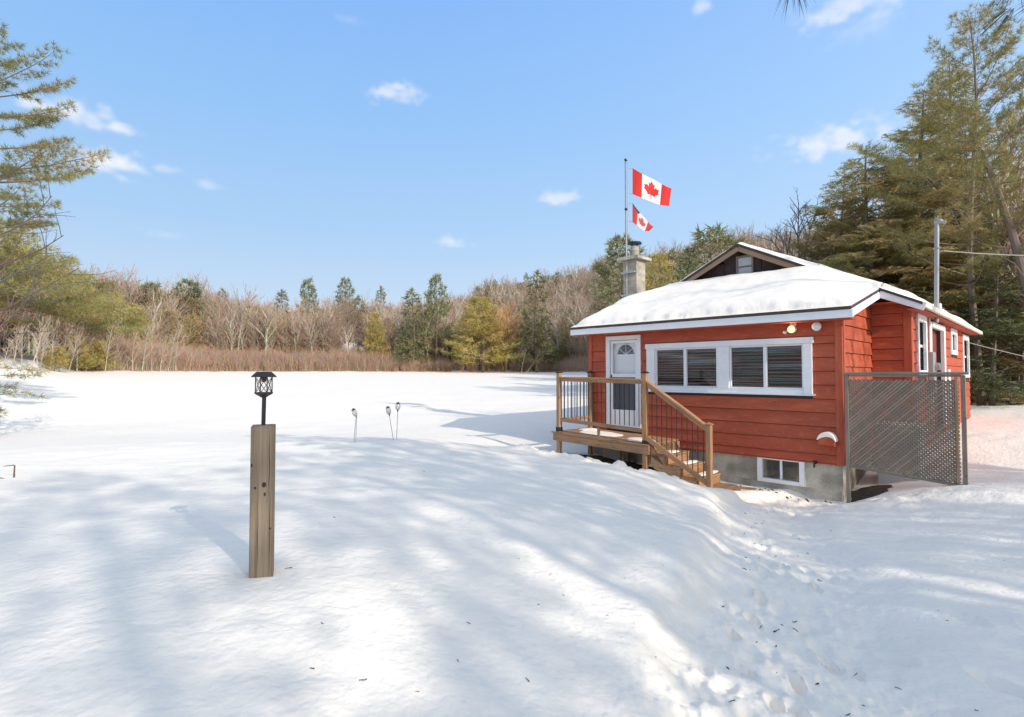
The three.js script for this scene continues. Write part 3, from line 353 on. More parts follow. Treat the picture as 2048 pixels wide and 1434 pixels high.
  // vent hood, hose tap
  const vh = part('vent_hood', (() => { const s = new THREE.Shape(); s.moveTo(-.19, -.15); s.quadraticCurveTo(-.17, .06, .03, .06); s.quadraticCurveTo(.18, .05, .19, -.06); s.lineTo(.19, -.17); s.closePath(); const g = new THREE.ExtrudeGeometry(s, { depth: .16, bevelEnabled: true, bevelSize: .01, bevelThickness: .01, bevelSegments: 1 }); g.scale(.74, .8, 1); g.translate(5.56, .0, .01); return metricUV(g); })(), M.red, cottage, 'red vent hood with a crust of snow'); part('snow_cap', (() => { const s = new THREE.Shape(); s.moveTo(-.20, -.06); s.quadraticCurveTo(-.15, .11, .03, .115); s.quadraticCurveTo(.18, .10, .21, -.07); s.quadraticCurveTo(.15, .03, .02, .025); s.quadraticCurveTo(-.12, .01, -.20, -.06); const g = new THREE.ExtrudeGeometry(s, { depth: .15, bevelEnabled: true, bevelSize: .012, bevelThickness: .015, bevelSegments: 2 }); g.scale(.74, .8, 1); g.translate(5.56, .012, .03); return metricUV(g); })(), M.roofSnow, vh);
  part('tap', merge([rod(V(5.34, -.50, .01), V(5.34, -.50, .12), .018), rod(V(5.34, -.50, .12), V(5.34, -.57, .13), .016), rod(V(5.30, -.46, .07), V(5.38, -.46, .07), .012)]), M.black, cottage);
}

// ------------------------------------------------------------------ deck with stairs
const hthing = (name, label, cat, u, v, w, group) => { const g = thing(name, label, cat, houseW(u, v, w), -YAW, group); g.userData.o = undefined; delete g.userData.o; return [g, (geo) => geo.translate(-u, -v, w)]; };
{
  const [deck, L] = hthing('wooden_deck', 'small brown wooden deck with railing and stairs at the front door', 'deck', 1.2, -1, -.7);
  const P = (n, g, m, l) => part(n, L(g), m, deck, l), tilt = (u) => -.20 - .035 * (u - 0) , woods = [M.deck, M.deck2, M.deck3], pk = rng(31), W = () => woods[Math.floor(pk() * 3)];
  for (let i = 0; i < 9; i++) { const w = .04 + i * .148, g = boxGeo(-.04, 2.52, -.018, .018, -.07, .07); g.rotateZ(-.035); g.translate(0, tilt(0) - .02 + 0, w + .0); g.translate(0, -.0, 0); P('deck_board', g, W()); }
  P('rim_board', beam(-.08, tilt(0) - .13, 2.56, tilt(2.6) - .13, .18, 1.30, 1.34), M.deck); P('rim_board', boxGeo(-.09, -.05, tilt(0) - .22, tilt(0) - .045, .03, 1.298), M.deck2); P('rim_board', boxGeo(2.52, 2.56, tilt(2.5) - .22, tilt(2.5) - .04, .03, 1.298), M.deck2);
  P('deck_lip', beam(-.10, tilt(0) - .022, 2.58, tilt(2.6) - .022, .036, 1.345, 1.385), M.deck2);
  const posts = [[.06, 1.27, -.95, 1.21], [.10, .09, -.95, 1.21], [2.44, 1.27, -1.2, 1.20], [3.84, 1.27, -1.25, .20]];
  for (const [u, z, a, b] of posts) { P('post', boxGeo(u - .05, u + .05, a, b, z - .05, z + .05, { grain: 'y' }), u > 2 ? M.deck3 : M.deck); P('post_cap', merge([boxGeo(u - .068, u + .068, b, b + .022, z - .068, z + .068), new THREE.ConeGeometry(.085, .035, 4).rotateY(Math.PI / 4).translate(u, b + .038, z)]), u > 3 ? M.deck3 : M.black); }
  const skin = P('post_skirt', merge([boxGeo(.0, .12, tilt(0), tilt(0) + .10, 1.21, 1.33), boxGeo(2.385, 2.495, tilt(2.4), tilt(2.4) + .07, 1.215, 1.325)]), M.black);
  const rail = (u0, v0, u1, v1) => { P('top_rail', merge([beam(u0, v0, u1, v1, .035, 1.205, 1.335), beam(u0, v0 - .055, u1, v1 - .055, .075, 1.25, 1.29)]), M.deck); P('bottom_rail', beam(u0, v0 - 1.02, u1, v1 - 1.02 - .06, .085, 1.25, 1.29), M.deck2); };
  rail(.11, 1.10, 2.39, 1.06); P('rail_block', boxGeo(1.2, 1.26, -.245, -.03, 1.25, 1.29), M.deck2);
  P('top_rail', merge([boxGeo(.04, .16, 1.075, 1.11, .14, 1.22), boxGeo(.08, .12, 1.0, 1.074, .14, 1.22)]), M.deck2); P('bottom_rail', boxGeo(.08, .12, .03, .115, .14, 1.22), M.deck2);
  const bal = new THREE.CylinderGeometry(.0095, .0095, 1, 8); const baluster = (u, v0, v1, z, m = M.black) => { const b = part('baluster', bal, m, deck); b.scale.y = v1 - v0; b.position.set(u - 1.2, (v0 + v1) / 2 + 1, z - .7); };
  for (let i = 0; i < 18; i++) { const u = .215 + i * .122; baluster(u, .11 - .05 * (u / 2.4), 1.03 - .02 * u, 1.27); } for (let i = 0; i < 8; i++) baluster(.10, .11, 1.0, .24 + i * .125);
  // stairs towards +u
  const v0 = tilt(2.5), run = .345, rise = .195;
  for (let k = 0; k < 4; k++) { const u = 2.56 + k * run, v = v0 - rise * (k + 1); P('riser', boxGeo(u - .02, u, v - .0, v + rise - .037, .32, 1.24), M.deck3); P('tread', boxGeo(u - .01, u + run + .03, v - .036, v, .30, 1.26), W()); if (k < 3) { const s = new THREE.SphereGeometry(1, 18, 10); s.scale(.12, .03, .28 + .1 * k); s.translate(u + .19, v + .0, .75 - .1 * k); metricUV(s); P('snow_patch', s, M.roofSnow); } }
  P('tread', boxGeo(4.0, 4.42, -1.12, -1.07, .35, 1.2, { ry: .12 }), M.deck2);
  const slope = rise / run; for (const z of [1.262, .28]) { const s = new THREE.Shape(); s.moveTo(2.56, v0 - .02); for (let k = 0; k < 4; k++) { const u = 2.54 + k * run, v = v0 - rise * (k + 1) - .038; s.lineTo(u, v); s.lineTo(u + run, v); } s.lineTo(2.54 + 4 * run, v0 - rise * 5.4); s.lineTo(2.54 + 3.2 * run, v0 - rise * 5.6); s.lineTo(2.56, v0 - rise * 2.3); s.closePath(); const g = new THREE.ExtrudeGeometry(s, { depth: .038, bevelEnabled: false }); g.translate(0, 0, z - .04); P('stringer', metricUV(g, 'x'), M.deck); }
  P('hand_rail', merge([beam(2.48, 1.03, 3.80, .17, .04, 1.21, 1.33), beam(2.48, .965, 3.80, .105, .09, 1.25, 1.29)]), M.deck3); P('bottom_rail', beam(2.48, -.16, 3.80, -.92, .10, 1.275, 1.315), M.deck3);
  for (let i = 0; i < 11; i++) { const u = 2.60 + i * .112, t = (u - 2.48) / 1.32; baluster(u, lerp(-.16, -.92, t) + .05, lerp(.965, .105, t) - .05, 1.27, M.bronze); }
  const sn = (u, z, a, b, h) => { const s = new THREE.SphereGeometry(1, 24, 12, 0, Math.PI * 2, 0, Math.PI / 2); const p = s.attributes.position; for (let i = 0; i < p.count; i++) { const n = 1 + .25 * fbm(p.getX(i) * 2 + u * 5, p.getZ(i) * 2 + z * 3, 3, 9); p.setXYZ(i, p.getX(i) * n, p.getY(i), p.getZ(i) * n); } s.scale(a, h, b); s.rotateZ(-.035); s.translate(u, tilt(u) - .004, z); s.computeVertexNormals(); return metricUV(s); };
  P('snow_patch', sn(.9, .75, .55, .35, .035), M.roofSnow); P('snow_patch', sn(2.1, .9, .32, .26, .05), M.roofSnow); P('snow_patch', sn(.35, .45, .22, .3, .05), M.roofSnow);
  const [blk, LB] = hthing('concrete_pier', 'low concrete pier in the dark gap below the deck', 'pier', .9, -1.1, -.35); part('block', LB(boxGeo(.75, 1.25, -1.2, -.42, .1, .45)), M.concrete, blk);
}

// ------------------------------------------------------------------ lattice screen and bin
{
  const [sc, L] = hthing('lattice_screen', 'weathered grey wooden lattice panel standing at the right corner of the cottage', 'screen', 6.7, -1, -.15), P = (n, g, m) => part(n, L(g), m, sc);
  const u0 = 5.93, u1 = 7.47, vt = 1.085, vbl = -.45, vbr = -.575, z = .15;
  P('post', boxGeo(5.875, 5.935, -1.25, 1.17, z - .03, z + .03), M.grey); P('post', boxGeo(7.50, 7.56, -.9, 1.16, z - .04, z + .03), M.grey); P('post', boxGeo(7.425, 7.47, -.56, 1.13, z + .022, z + .05), M.raw);
  P('top_rail', boxGeo(5.86, 7.60, 1.17, 1.215, z - .055, z + .055), M.grey); P('bottom_rail', beam(5.936, vbl - .02, 7.50, vbr - .02, .045, z - .02, z + .03), M.grey); P('top_rail', boxGeo(5.936, 7.50, 1.135, 1.168, z - .02, z + .02), M.grey);
  const step = .0625, wS = .0315, g0 = new THREE.BoxGeometry(1, wS, .006); const uvm = metricUV(g0, 'x'); const gm = woodMat(T.grey, .001, rgb(1.3, 1.18, 1.12)), gm2 = woodMat(T.grey, .001, rgb(1.0, .92, .88)), r = rng(3);
  for (const dir of [1, -1]) for (let c = -2.2; c < 3.6; c += step) { // line v = vm + dir*(u-u0) - ..., clipped to the panel
    const at = (u) => dir > 0 ? -.6 + (u - u0) + c - .6 : 1.1 - (u - u0) + c - 1.6; let a = null, b = null; for (let i = 0; i <= 160; i++) { const u = lerp(u0, u1, i / 160), v = at(u); if (v < vt && v > lerp(vbl, vbr, (u - u0) / (u1 - u0))) { a ??= u; b = u; } } if (a === null || b - a < .02) continue;
    const len = (b - a) * Math.SQRT2, m = part('slat', g0, r() < .5 ? gm : gm2, sc); m.scale.x = len; m.rotation.z = dir * Math.PI / 4 + (r() - .5) * .006; m.position.set((a + b) / 2 - 6.7, (at(a) + at(b)) / 2 + 1, z - .15 + (dir > 0 ? .008 : 0) + (r() - .5) * .001);
  }
  const [bin, LB] = hthing('storage_bin', 'pale grey bin with snow on its lid behind the lattice panel', 'bin', 6.5, -1, 1.2), Q = (n, g, m) => part(n, LB(g), m, bin);
  Q('body', boxGeo(6.12, 6.78, -1.0, .10, -1.6, -.95, { round: .03 }), M.bin); Q('lid', boxGeo(6.08, 6.82, .101, .17, -1.64, -.91, { round: .02 }), M.vinyl); Q('snow_cap', metricUV(boxGeo(6.1, 6.8, .171, .24, -1.62, -.93, { round: .03 })), M.roofSnow);
}

// ------------------------------------------------------------------ flagpole and flags
{
  const [pole, L] = hthing('flagpole', 'slim grey flagpole strapped to the chimney', 'flagpole', -.80, 2.95, 2.97);
  part('pole', L(rod(V(-.80, 2.9, -2.97), V(-.82, 7.85, -2.97), .032, 10, .022)), M.mast, pole); part('truck', L(merge([new THREE.SphereGeometry(.04, 10, 8).translate(-.82, 7.88, -2.97), rod(V(-.82, 7.85, -2.97), V(-.74, 7.83, -2.95), .018, 6)])), M.black, pole); part('halyard', L(merge([rod(V(-.74, 7.83, -2.95), V(-.755, 3.6, -2.93), .006, 5)])), M.cable, pole); part('cleat', L(merge([boxGeo(-.83, -.76, 6.28, 6.34, -3.0, -2.92)])), M.black, pole);
  part('strap', L(merge([boxGeo(-.99, -.49, 3.6, 3.65, -3.07, -2.93)])), M.steel, pole); part('strap', L(merge([boxGeo(-.99, -.49, 4.3, 4.35, -3.07, -2.93)])), M.steel, pole);
  const flagTex = (draw, w = 512, h = 256) => { const c = document.createElement('canvas'); c.width = w; c.height = h; const x = c.getContext('2d'); draw(x, w, h); const t = new THREE.CanvasTexture(c); t.colorSpace = THREE.SRGBColorSpace; t.needsUpdate = true; return t; };
  const leaf = (x, cx, cy, s, col) => { const pts = [[0, -1], [.2, -.62], [.42, -.74], [.34, -.22], [.62, -.5], [.70, -.32], [.98, -.38], [.88, -.02], [1, .06], [.5, .46], [.56, .62], [.06, .54], [.05, 1], [-.05, 1], [-.06, .54], [-.56, .62], [-.5, .46], [-1, .06], [-.88, -.02], [-.98, -.38], [-.70, -.32], [-.62, -.5], [-.34, -.22], [-.42, -.74], [-.2, -.62]]; x.fillStyle = col; x.beginPath(); pts.forEach(([a, b], i) => x[i ? 'lineTo' : 'moveTo'](cx + a * s, cy + b * s)); x.closePath(); x.fill(); };
  const t1 = flagTex((x, w, h) => { x.fillStyle = '#efecee'; x.fillRect(0, 0, w, h); x.fillStyle = '#d8281f'; x.fillRect(0, 0, w * .25, h); x.fillRect(w * .75, 0, w * .25, h); leaf(x, w / 2, h / 2, h * .40, '#d8281f'); });
  const t2 = flagTex((x, w, h) => { x.fillStyle = '#e6d6d2'; x.fillRect(0, 0, w, h); x.fillStyle = '#cf3a34'; x.fillRect(0, 0, w * .26, h); x.fillRect(w * .74, 0, w * .26, h); leaf(x, w / 2, h * .52, h * .38, '#b4564c'); x.fillStyle = '#3a3a48'; x.beginPath(); x.moveTo(0, 0); x.lineTo(w * .36, 0); x.lineTo(w * .3, h * .2); x.lineTo(0, h * .05); x.fill(); x.fillStyle = '#9a4a48'; for (let i = 0; i < 5; i++) x.fillRect(w * (.8 + .03 * i), h * (.2 + .1 * i), w * .02, h * .3); });
  // cloth: bilinear between corners given as photo pixels at the pole's depth
  const depth = -houseW(-.8, 0, 2.97)[2], at = (px, py, dz = 0) => { const d = depth - dz, a = (px - 1024) / FPX, b = (717 - py) / FPX, c = Math.cos(PITCH), s = Math.sin(PITCH), k = d / (c - b * s); return V(a * k, (s + b * c) * k, -d); };
  const flag = (name, label, c, t, wave, sag) => {
    const o = at(c[0][0], c[0][1]), f = thing(name, label, 'flag', o.toArray()), nu = 40, nv = 16, g = new THREE.PlaneGeometry(1, 1, nu, nv), p = g.attributes.position;
    for (let j = 0; j <= nv; j++) for (let i = 0; i <= nu; i++) { const s = i / nu, q = j / nv, X = lerp(lerp(c[0][0], c[1][0], s), lerp(c[3][0], c[2][0], s), q), Y = lerp(lerp(c[0][1], c[1][1], s), lerp(c[3][1], c[2][1], s), q) + sag * Math.sin(s * Math.PI) + 1.5 * Math.sin(s * 9 + q * 2) * s; const z = wave * Math.sin(s * 8.2 + q * 1.3) * (.25 + s) + .12 * s - .3 * s * s; const v = at(X, Y, z).sub(o); p.setXYZ(j * (nu + 1) + i, v.x, v.y, v.z); }
    g.computeVertexNormals(); part('cloth', g, phys({ map: t, roughness: .85, transmission: .3, thickness: 0, side: THREE.DoubleSide }), f); const a = at(c[0][0] - 8, c[0][1] + 2).sub(o), b = at(c[3][0] - 8, c[3][1] - 2).sub(o); part('rope_loop', merge([rod(V(0, 0, 0), a, .008, 5), rod(at(c[3][0], c[3][1]).sub(o), b, .008, 5)]), M.cable, f);
  };
  flag('maple_leaf_flag', 'large red and white maple leaf flag flying at the top of the pole', [[1265, 336], [1343, 376], [1338, 414], [1265, 388]], t1, .09, 2);
  flag('tattered_flag', 'small faded red and white flag hanging in a strip below the larger flag', [[1265, 406], [1307, 453], [1298, 464], [1265, 444]], t2, .05, 3);
}

// ------------------------------------------------------------------ timber post with solar lantern
const gAt = (px, d) => { const x = (px - 1024) / FPX * d; return [x, groundY(x, -d), -d]; };
{
  const x = -1.447, z = -3.17, gy = groundY(x, z), top = -.297; const post = thing('timber_post', 'weathered square timber post standing in the snow', 'post', [x, gy - .3, z], .37);
  const h = top - gy + .3; part('timber', (() => { const g = boxGeo(-.063, .063, 0, h, -.063, .063, { grain: 'y', round: .006 }); return g; })(), M.post, post);
  const r = rng(8); const ck = (X, y0, y1, w) => { const pts = []; for (let i = 0; i <= 8; i++) pts.push([X + .0014 * Math.sin(i * 1.7 + X * 50), lerp(y0, y1, i / 8), .0633]); const s = new Soup(); for (let i = 0; i < 8; i++) { const a = pts[i], b = pts[i + 1], wa = w * Math.sin(Math.PI * (i + .02) / 8), wb = w * Math.sin(Math.PI * (i + 1) / 8); s.tri([a[0] - wa, a[1], a[2]], [a[0] + wa, a[1], a[2]], [b[0] + wb, b[1], b[2]], [.03, .02, .015]); s.tri([a[0] - wa, a[1], a[2]], [b[0] + wb, b[1], b[2]], [b[0] - wb, b[1], b[2]], [.03, .02, .015]); } return s.geo(); };
  part('check', ck(.036, h - .42, h - .01, .0022), M.twig, post); part('check', ck(-.02, .35, .75, .0013), M.twig, post); part('check', ck(.042, .32, .8, .0016), M.twig, post);
  const knot = (X, y, a) => { const g = new THREE.SphereGeometry(a, 12, 8); g.scale(1, 1.25, .12); g.translate(X * .8, y, .0625); return g; }; const kn = std({ color: rgb(.05, .03, .02), roughness: .8 }); part('knot', knot(.012, h - .335, .013), kn, post); part('knot', knot(.055, h - .585, .007), kn, post); part('knot', knot(-.045, h - .35, .008), kn, post);
  const ln = thing('solar_lantern', 'dark solar stake lantern on top of the timber post', 'lantern', [x - .002, top, z], .05); const P = (n, g, m) => part(n, g, m, ln);
  P('stake', rod(V(0, -.02, 0), V(.003, .165, 0), .0115, 14), M.lantern); P('bowl', new THREE.LatheGeometry([[.012, .16], [.02, .163], [.024, .168], [.046, .18], [.049, .183], [.049, .187], [.043, .187], [.02, .174], [.0, .172]].map((p) => new THREE.Vector2(...p)), 24), M.lantern);
  P('roof', new THREE.LatheGeometry([[0, .281], [.05, .281], [.073, .279], [.073, .284], [.048, .306], [.044, .310], [0, .311]].map((p) => new THREE.Vector2(...p)), 8), M.lantern);
  for (let i = 0; i < 4; i++) { const a = i * Math.PI / 2, b = a + Math.PI / 2, q = (A, y) => V(.0475 * Math.cos(A), y, .0475 * Math.sin(A)); P('bar', rod(q(a, .185), q(a, .281), .0032, 6), M.bronze); P('cross_bar', merge([rod(q(a, .187), q(b, .279), .0022, 5), rod(q(a, .279), q(b, .187), .0022, 5)]), M.bronze); }
  P('ring', new THREE.TorusGeometry(.0475, .004, 6, 24).rotateX(Math.PI / 2).translate(0, .188, 0), M.bronze); P('glass', new THREE.CylinderGeometry(.041, .041, .093, 24, 1, true).translate(0, .234, 0), M.glass); P('light_holder', new THREE.CylinderGeometry(.016, .012, .03, 12).translate(0, .266, 0), M.lantern);
}
// ------------------------------------------------------------------ garden stakes
{
  const glassy = phys({ color: rgb(.85, .8, .78), roughness: .12, transmission: .75, thickness: 0 });
  const stake = (name, label, px, d, topPx, topY, twin) => {
    const [x, y, z] = gAt(px, d), o = thing(name, label, 'garden light', [x, y, z], 0, null), tx = (topPx - px) / FPX * d, ty = (HZ - topY) / FPX * d - y; const hd = V(tx, ty, 0);
    part('stake', merge([rod(V(0, -.15, 0), hd, .007, 8), ...(twin ? [rod(V(.05, -.15, .02), V(tx + .015, ty, .01), .006, 8)] : [])]), M.steel, o); const tilt = Math.atan2(tx, ty) + (twin ? -.5 : 0), head = new THREE.Group(); const q = (g) => g.rotateZ(-tilt).translate(tx, ty, 0);
    part('glass_globe', q(new THREE.LatheGeometry([[.012, 0], [.035, .025], [.05, .07], [.05, .10], [.035, .135], [.02, .15]].map((p) => new THREE.Vector2(...p)), 18)), glassy, o); part('cap', q(new THREE.LatheGeometry([[.0, .17], [.02, .165], [.042, .14], [.044, .13], [.03, .132]].map((p) => new THREE.Vector2(...p)), 16)), M.bronze, o); part('collar', q(new THREE.CylinderGeometry(.016, .012, .05, 10).translate(0, -.01, 0)), M.bronze, o); part('wire_cage', q(merge([0, 1.05, 2.1].map((a) => new THREE.TorusGeometry(.052, .0035, 5, 20).scale(1, 1.5, 1).rotateY(a).translate(0, .075, 0)))), M.steel, o);
  };
  stake('garden_stake', 'leftmost garden light, on two thin stakes with a drooping head', 708, 11.0, 713, 832, true); stake('garden_stake', 'middle garden light on a stake that leans to the left', 790, 11.3, 779, 828); stake('garden_stake', 'rightmost and tallest garden light, upright on its stake', 793.5, 11.4, 796, 820);
}

// ------------------------------------------------------------------ trees
const unit = (v) => { const l = Math.hypot(...v) || 1; return [v[0] / l, v[1] / l, v[2] / l]; };
const randDir = (r) => { const a = r() * 2 * Math.PI, z = r() * 2 - 1, s = Math.sqrt(1 - z * z); return [s * Math.cos(a), z, s * Math.sin(a)]; };
// a conifer: returns {trunk, crown} geometries. o: H, r (trunk), base (crown base), n limbs, len(t), el(t) start elevation, bend, sub, tuft (size), blades, colors, kind, skew(az) length factor
function conifer(seed, o) {
  const r = rng(seed), wood = new Soup(), fol = new Soup(), H = o.H, lean = o.lean || [0, 0], wc = o.wood || [.17, .13, .10];
  const axis = (h) => [lean[0] * h + .12 * Math.sin(h * .5 + seed), h, lean[1] * h + .12 * Math.cos(h * .43 + seed)];
  const tp = []; for (let i = 0; i <= 10; i++) tp.push(axis(H * i / 10)); tp[0][1] = -.4; wood.tube(tp, o.r, .02, o.sides || 7, wc);
  const colr = () => { const k = r(), c = k < .45 ? o.colors[0] : k < .82 ? o.colors[1] : o.colors[2], f = .75 + .5 * r(); return [c[0] * f, c[1] * f, c[2] * f]; };
  const tuft = (c, d, s, col) => { for (let i = 0; i < o.blades; i++) { const q = randDir(r), dd = unit([d[0] * .7 + q[0], d[1] * .7 + q[1] + .28, d[2] * .7 + q[2]]); fol.blade([c[0] + q[0] * s * .12, c[1] + q[1] * s * .12, c[2] + q[2] * s * .12], dd, s * (.7 + .5 * r()), s * (o.bw || .13), col.map((x) => x * (.85 + .3 * r())), r); } };
  const spray = (a, d, L, s, col) => { const n = Math.max(2, Math.ceil(L / (s * .34))), side = unit([-d[2], (r() - .5) * 1.8, d[0]]); for (let i = 0; i < n; i++) { const t = (i + r() * .5) / n, p = [a[0] + d[0] * L * t, a[1] + d[1] * L * t - .16 * L * t * t, a[2] + d[2] * L * t]; for (const k of [-1, 1]) fol.blade(p, unit([d[0] * .75 + side[0] * k + (r() - .5) * .3, d[1] * .7 + side[1] * k - .18 - .25 * r(), d[2] * .75 + side[2] * k + (r() - .5) * .3]), s * (1.15 - .7 * t) * (.7 + .6 * r()), s * (o.bw || .22), col.map((x) => x * (.85 + .3 * r())), r); } };
  for (let i = 0; i < o.n; i++) {
    const t = Math.pow((i + r() * .8) / o.n, o.pack || .9), h = lerp(o.base, H * .985, t), az = i * 2.39996 + (r() - .5) * .9; let len = o.len(t) * (.62 + .55 * r()); if (o.skew) len *= o.skew(az, t); if (len < .08) continue; if (o.gap && r() < o.gap) continue;
    const e0 = o.el(t) + (r() - .5) * (o.jit ?? .3), p0 = axis(h), pts = [p0], seg = 5; let e = e0, a2 = az, p = p0; for (let k = 0; k < seg; k++) { e += o.bend / seg * (k < 2 ? 1 : o.tip ?? 1); a2 += (r() - .5) * .22; p = [p[0] + Math.cos(e) * Math.cos(a2) * len / seg, p[1] + Math.sin(e) * len / seg, p[2] + Math.cos(e) * Math.sin(a2) * len / seg]; pts.push(p); }
    wood.tube(pts, Math.max(.008, o.r * .22 * Math.min(1, len / 2.5)) * (1 - t * .5), .005, 3, wc);
    const at = (s) => { const f = s * seg, k = Math.min(seg - 1, Math.floor(f)), q = f - k; return mix3(pts[k], pts[k + 1], q); }, dirAt = (s) => { const k = Math.min(seg - 1, Math.floor(s * seg)); return unit([pts[k + 1][0] - pts[k][0], pts[k + 1][1] - pts[k][1], pts[k + 1][2] - pts[k][2]]); };
    const bare = o.bare ?? .25, nb = Math.max(2, Math.round(len * o.sub)), base = colr();
    for (let j = 0; j < nb; j++) {
      const s = bare + (1 - bare) * (j + r() * .7) / nb, c = at(Math.min(.99, s)), d = dirAt(Math.min(.99, s)), k = j % 2 ? 1 : -1, L = (o.subLen ?? .34) * len * (1.12 - s) + .12 * o.tuft / .15 * .8; const side = unit([-d[2], 0, d[0]]), dd = unit([d[0] * .8 + side[0] * k * .8 + (r() - .5) * .4, d[1] * .6 + (r() - .4) * .45 + (o.subUp || 0), d[2] * .8 + side[2] * k * .8 + (r() - .5) * .4]), col = mix3(base, colr(), .45);
      if (L > .3) wood.tri(c, [c[0], c[1] + .012, c[2]], [c[0] + dd[0] * L, c[1] + dd[1] * L, c[2] + dd[2] * L], wc);
      if (o.kind === 'spray') { spray(c, dd, L + o.tuft, o.tuft, col); if (L > .5) { const mid = [c[0] + dd[0] * L * .45, c[1] + dd[1] * L * .45, c[2] + dd[2] * L * .45]; spray(mid, unit([dd[0] + side[0] * .9, dd[1] - .1, dd[2] + side[2] * .9]), L * .5, o.tuft, col); spray(mid, unit([dd[0] - side[0] * .9, dd[1] - .1, dd[2] - side[2] * .9]), L * .5, o.tuft, col); } }
      else { const nt = Math.max(1, Math.round(L / (o.tuft * .9))); for (let q = 1; q <= nt; q++) { const f = q / nt; tuft([c[0] + dd[0] * L * f + (r() - .5) * .08, c[1] + dd[1] * L * f + (r() - .5) * .06, c[2] + dd[2] * L * f + (r() - .5) * .08], dd, o.tuft, col); } }
    }
    if (o.kind === 'spray') spray(at(.9), dirAt(.95), o.tuft * 1.6, o.tuft, base); else tuft(at(1), dirAt(.99), o.tuft, base);
  }
  if (o.kind !== 'spray') for (let k = 0; k < 3; k++) tuft(axis(H * (.97 + .015 * k)), [0, 1, 0], o.tuft, colr());
  return { trunk: wood.geo(), crown: fol.geo() };
}
// a leafless tree. o: H, r, levels, colors {bark, twig}, spread, twigs (blade density)
function bareTree(seed, o) {
  const r = rng(seed), s = new Soup(), tw = o.tw || .03;
  const grow = (p, d, len, rad, lev) => {
    const seg = lev === 0 ? 6 : 3, pts = [p]; let q = p, dd = d; for (let i = 0; i < seg; i++) { const n = randDir(r), w = lev === 0 ? (o.wob ?? .10) : .2; dd = unit([dd[0] + n[0] * w, dd[1] + n[1] * w + (lev ? .07 : .02), dd[2] + n[2] * w]); q = [q[0] + dd[0] * len / seg, q[1] + dd[1] * len / seg, q[2] + dd[2] * len / seg]; pts.push(q); }
    const col = lev < 2 ? o.bark.map((c) => c * (.8 + .4 * r())) : o.twig.map((c) => c * (.75 + .5 * r())), last = lev >= o.levels;
    if (last) { const e = pts[pts.length - 1], D = [e[0] - p[0], e[1] - p[1], e[2] - p[2]]; s.blade(p, unit(D), Math.hypot(...D), tw, col, r); return; }
    s.tube(pts, rad, rad * (lev ? .4 : .25), lev ? 3 : 5, col);
    const nb = lev === 0 ? o.n0 : lev === 1 ? o.n1 : o.n2 || 4, from = lev === 0 ? o.from ?? .35 : .2;
    for (let i = 0; i < nb; i++) { const t = from + (1 - from) * (i + r() * .8) / nb, f = t * seg, k = Math.min(seg - 1, Math.floor(f)), c = mix3(pts[k], pts[k + 1], f - k), a = i * 2.4 + r() * 1.2, ax = unit([pts[k + 1][0] - pts[k][0], pts[k + 1][1] - pts[k][1], pts[k + 1][2] - pts[k][2]]), n = randDir(r), sp = o.spread * (.7 + .6 * r()); let side = unit([n[0] - ax[0] * (n[0] * ax[0] + n[1] * ax[1] + n[2] * ax[2]), n[1] - ax[1] * (n[0] * ax[0] + n[1] * ax[1] + n[2] * ax[2]), n[2] - ax[2] * (n[0] * ax[0] + n[1] * ax[1] + n[2] * ax[2])]); if (lev === 0) side = [Math.cos(a), .1, Math.sin(a)]; const nd = unit([ax[0] + side[0] * sp, ax[1] + side[1] * sp, ax[2] + side[2] * sp]); grow(c, nd, len * (lev === 0 ? (.52 - .26 * t) : .55 - .2 * t) * (.75 + .5 * r()), rad * .45, lev + 1); }
  };
  for (let k = 0; k < (o.stems || 1); k++) { const a = k * 2.2 + r(), l = (o.lean || 0) + (o.stems > 1 ? .22 : 0); grow([.1 * Math.cos(a) * (o.stems > 1 ? 1 : 0), -.3, .1 * Math.sin(a) * (o.stems > 1 ? 1 : 0)], unit([Math.cos(a) * l, 1, Math.sin(a) * l]), o.H * (.85 + .15 * r()), o.r, 0); }
  const g = s.geo(); g.computeBoundingBox(); const k = o.H / g.boundingBox.max.y; g.scale(lerp(1, k, .6), k, lerp(1, k, .6)); return g;
}
function plant(name, label, category, geos, pos, o = {}) {
  const t = thing(name, label, category, pos, o.turn || 0, o.group); part('trunk', geos.trunk, M.twig, t); part('crown', geos.crown, M.needle, t); if (o.scale) t.scale.set(...o.scale); return t;
}
const OLIVE = [[.40, .345, .11], [.30, .28, .10], [.55, .41, .19]], HEM = [[.48, .39, .145], [.33, .31, .12], [.70, .50, .24]], BLUE = [[.33, .33, .15], [.24, .26, .12], [.45, .38, .19]], YEL = [[.62, .50, .14], [.42, .37, .11], [.66, .50, .20]], SPR = [[.31, .30, .13], [.22, .23, .11], [.43, .36, .17]];
const at = (px, d, dy = 0) => { const x = (px - 1024) / FPX * d; return [x, groundY(x, -d, false) - .05 + dy, -d]; };
const hTop = (px, d, yTop) => (HZ - yTop) / FPX * d - at(px, d)[1];

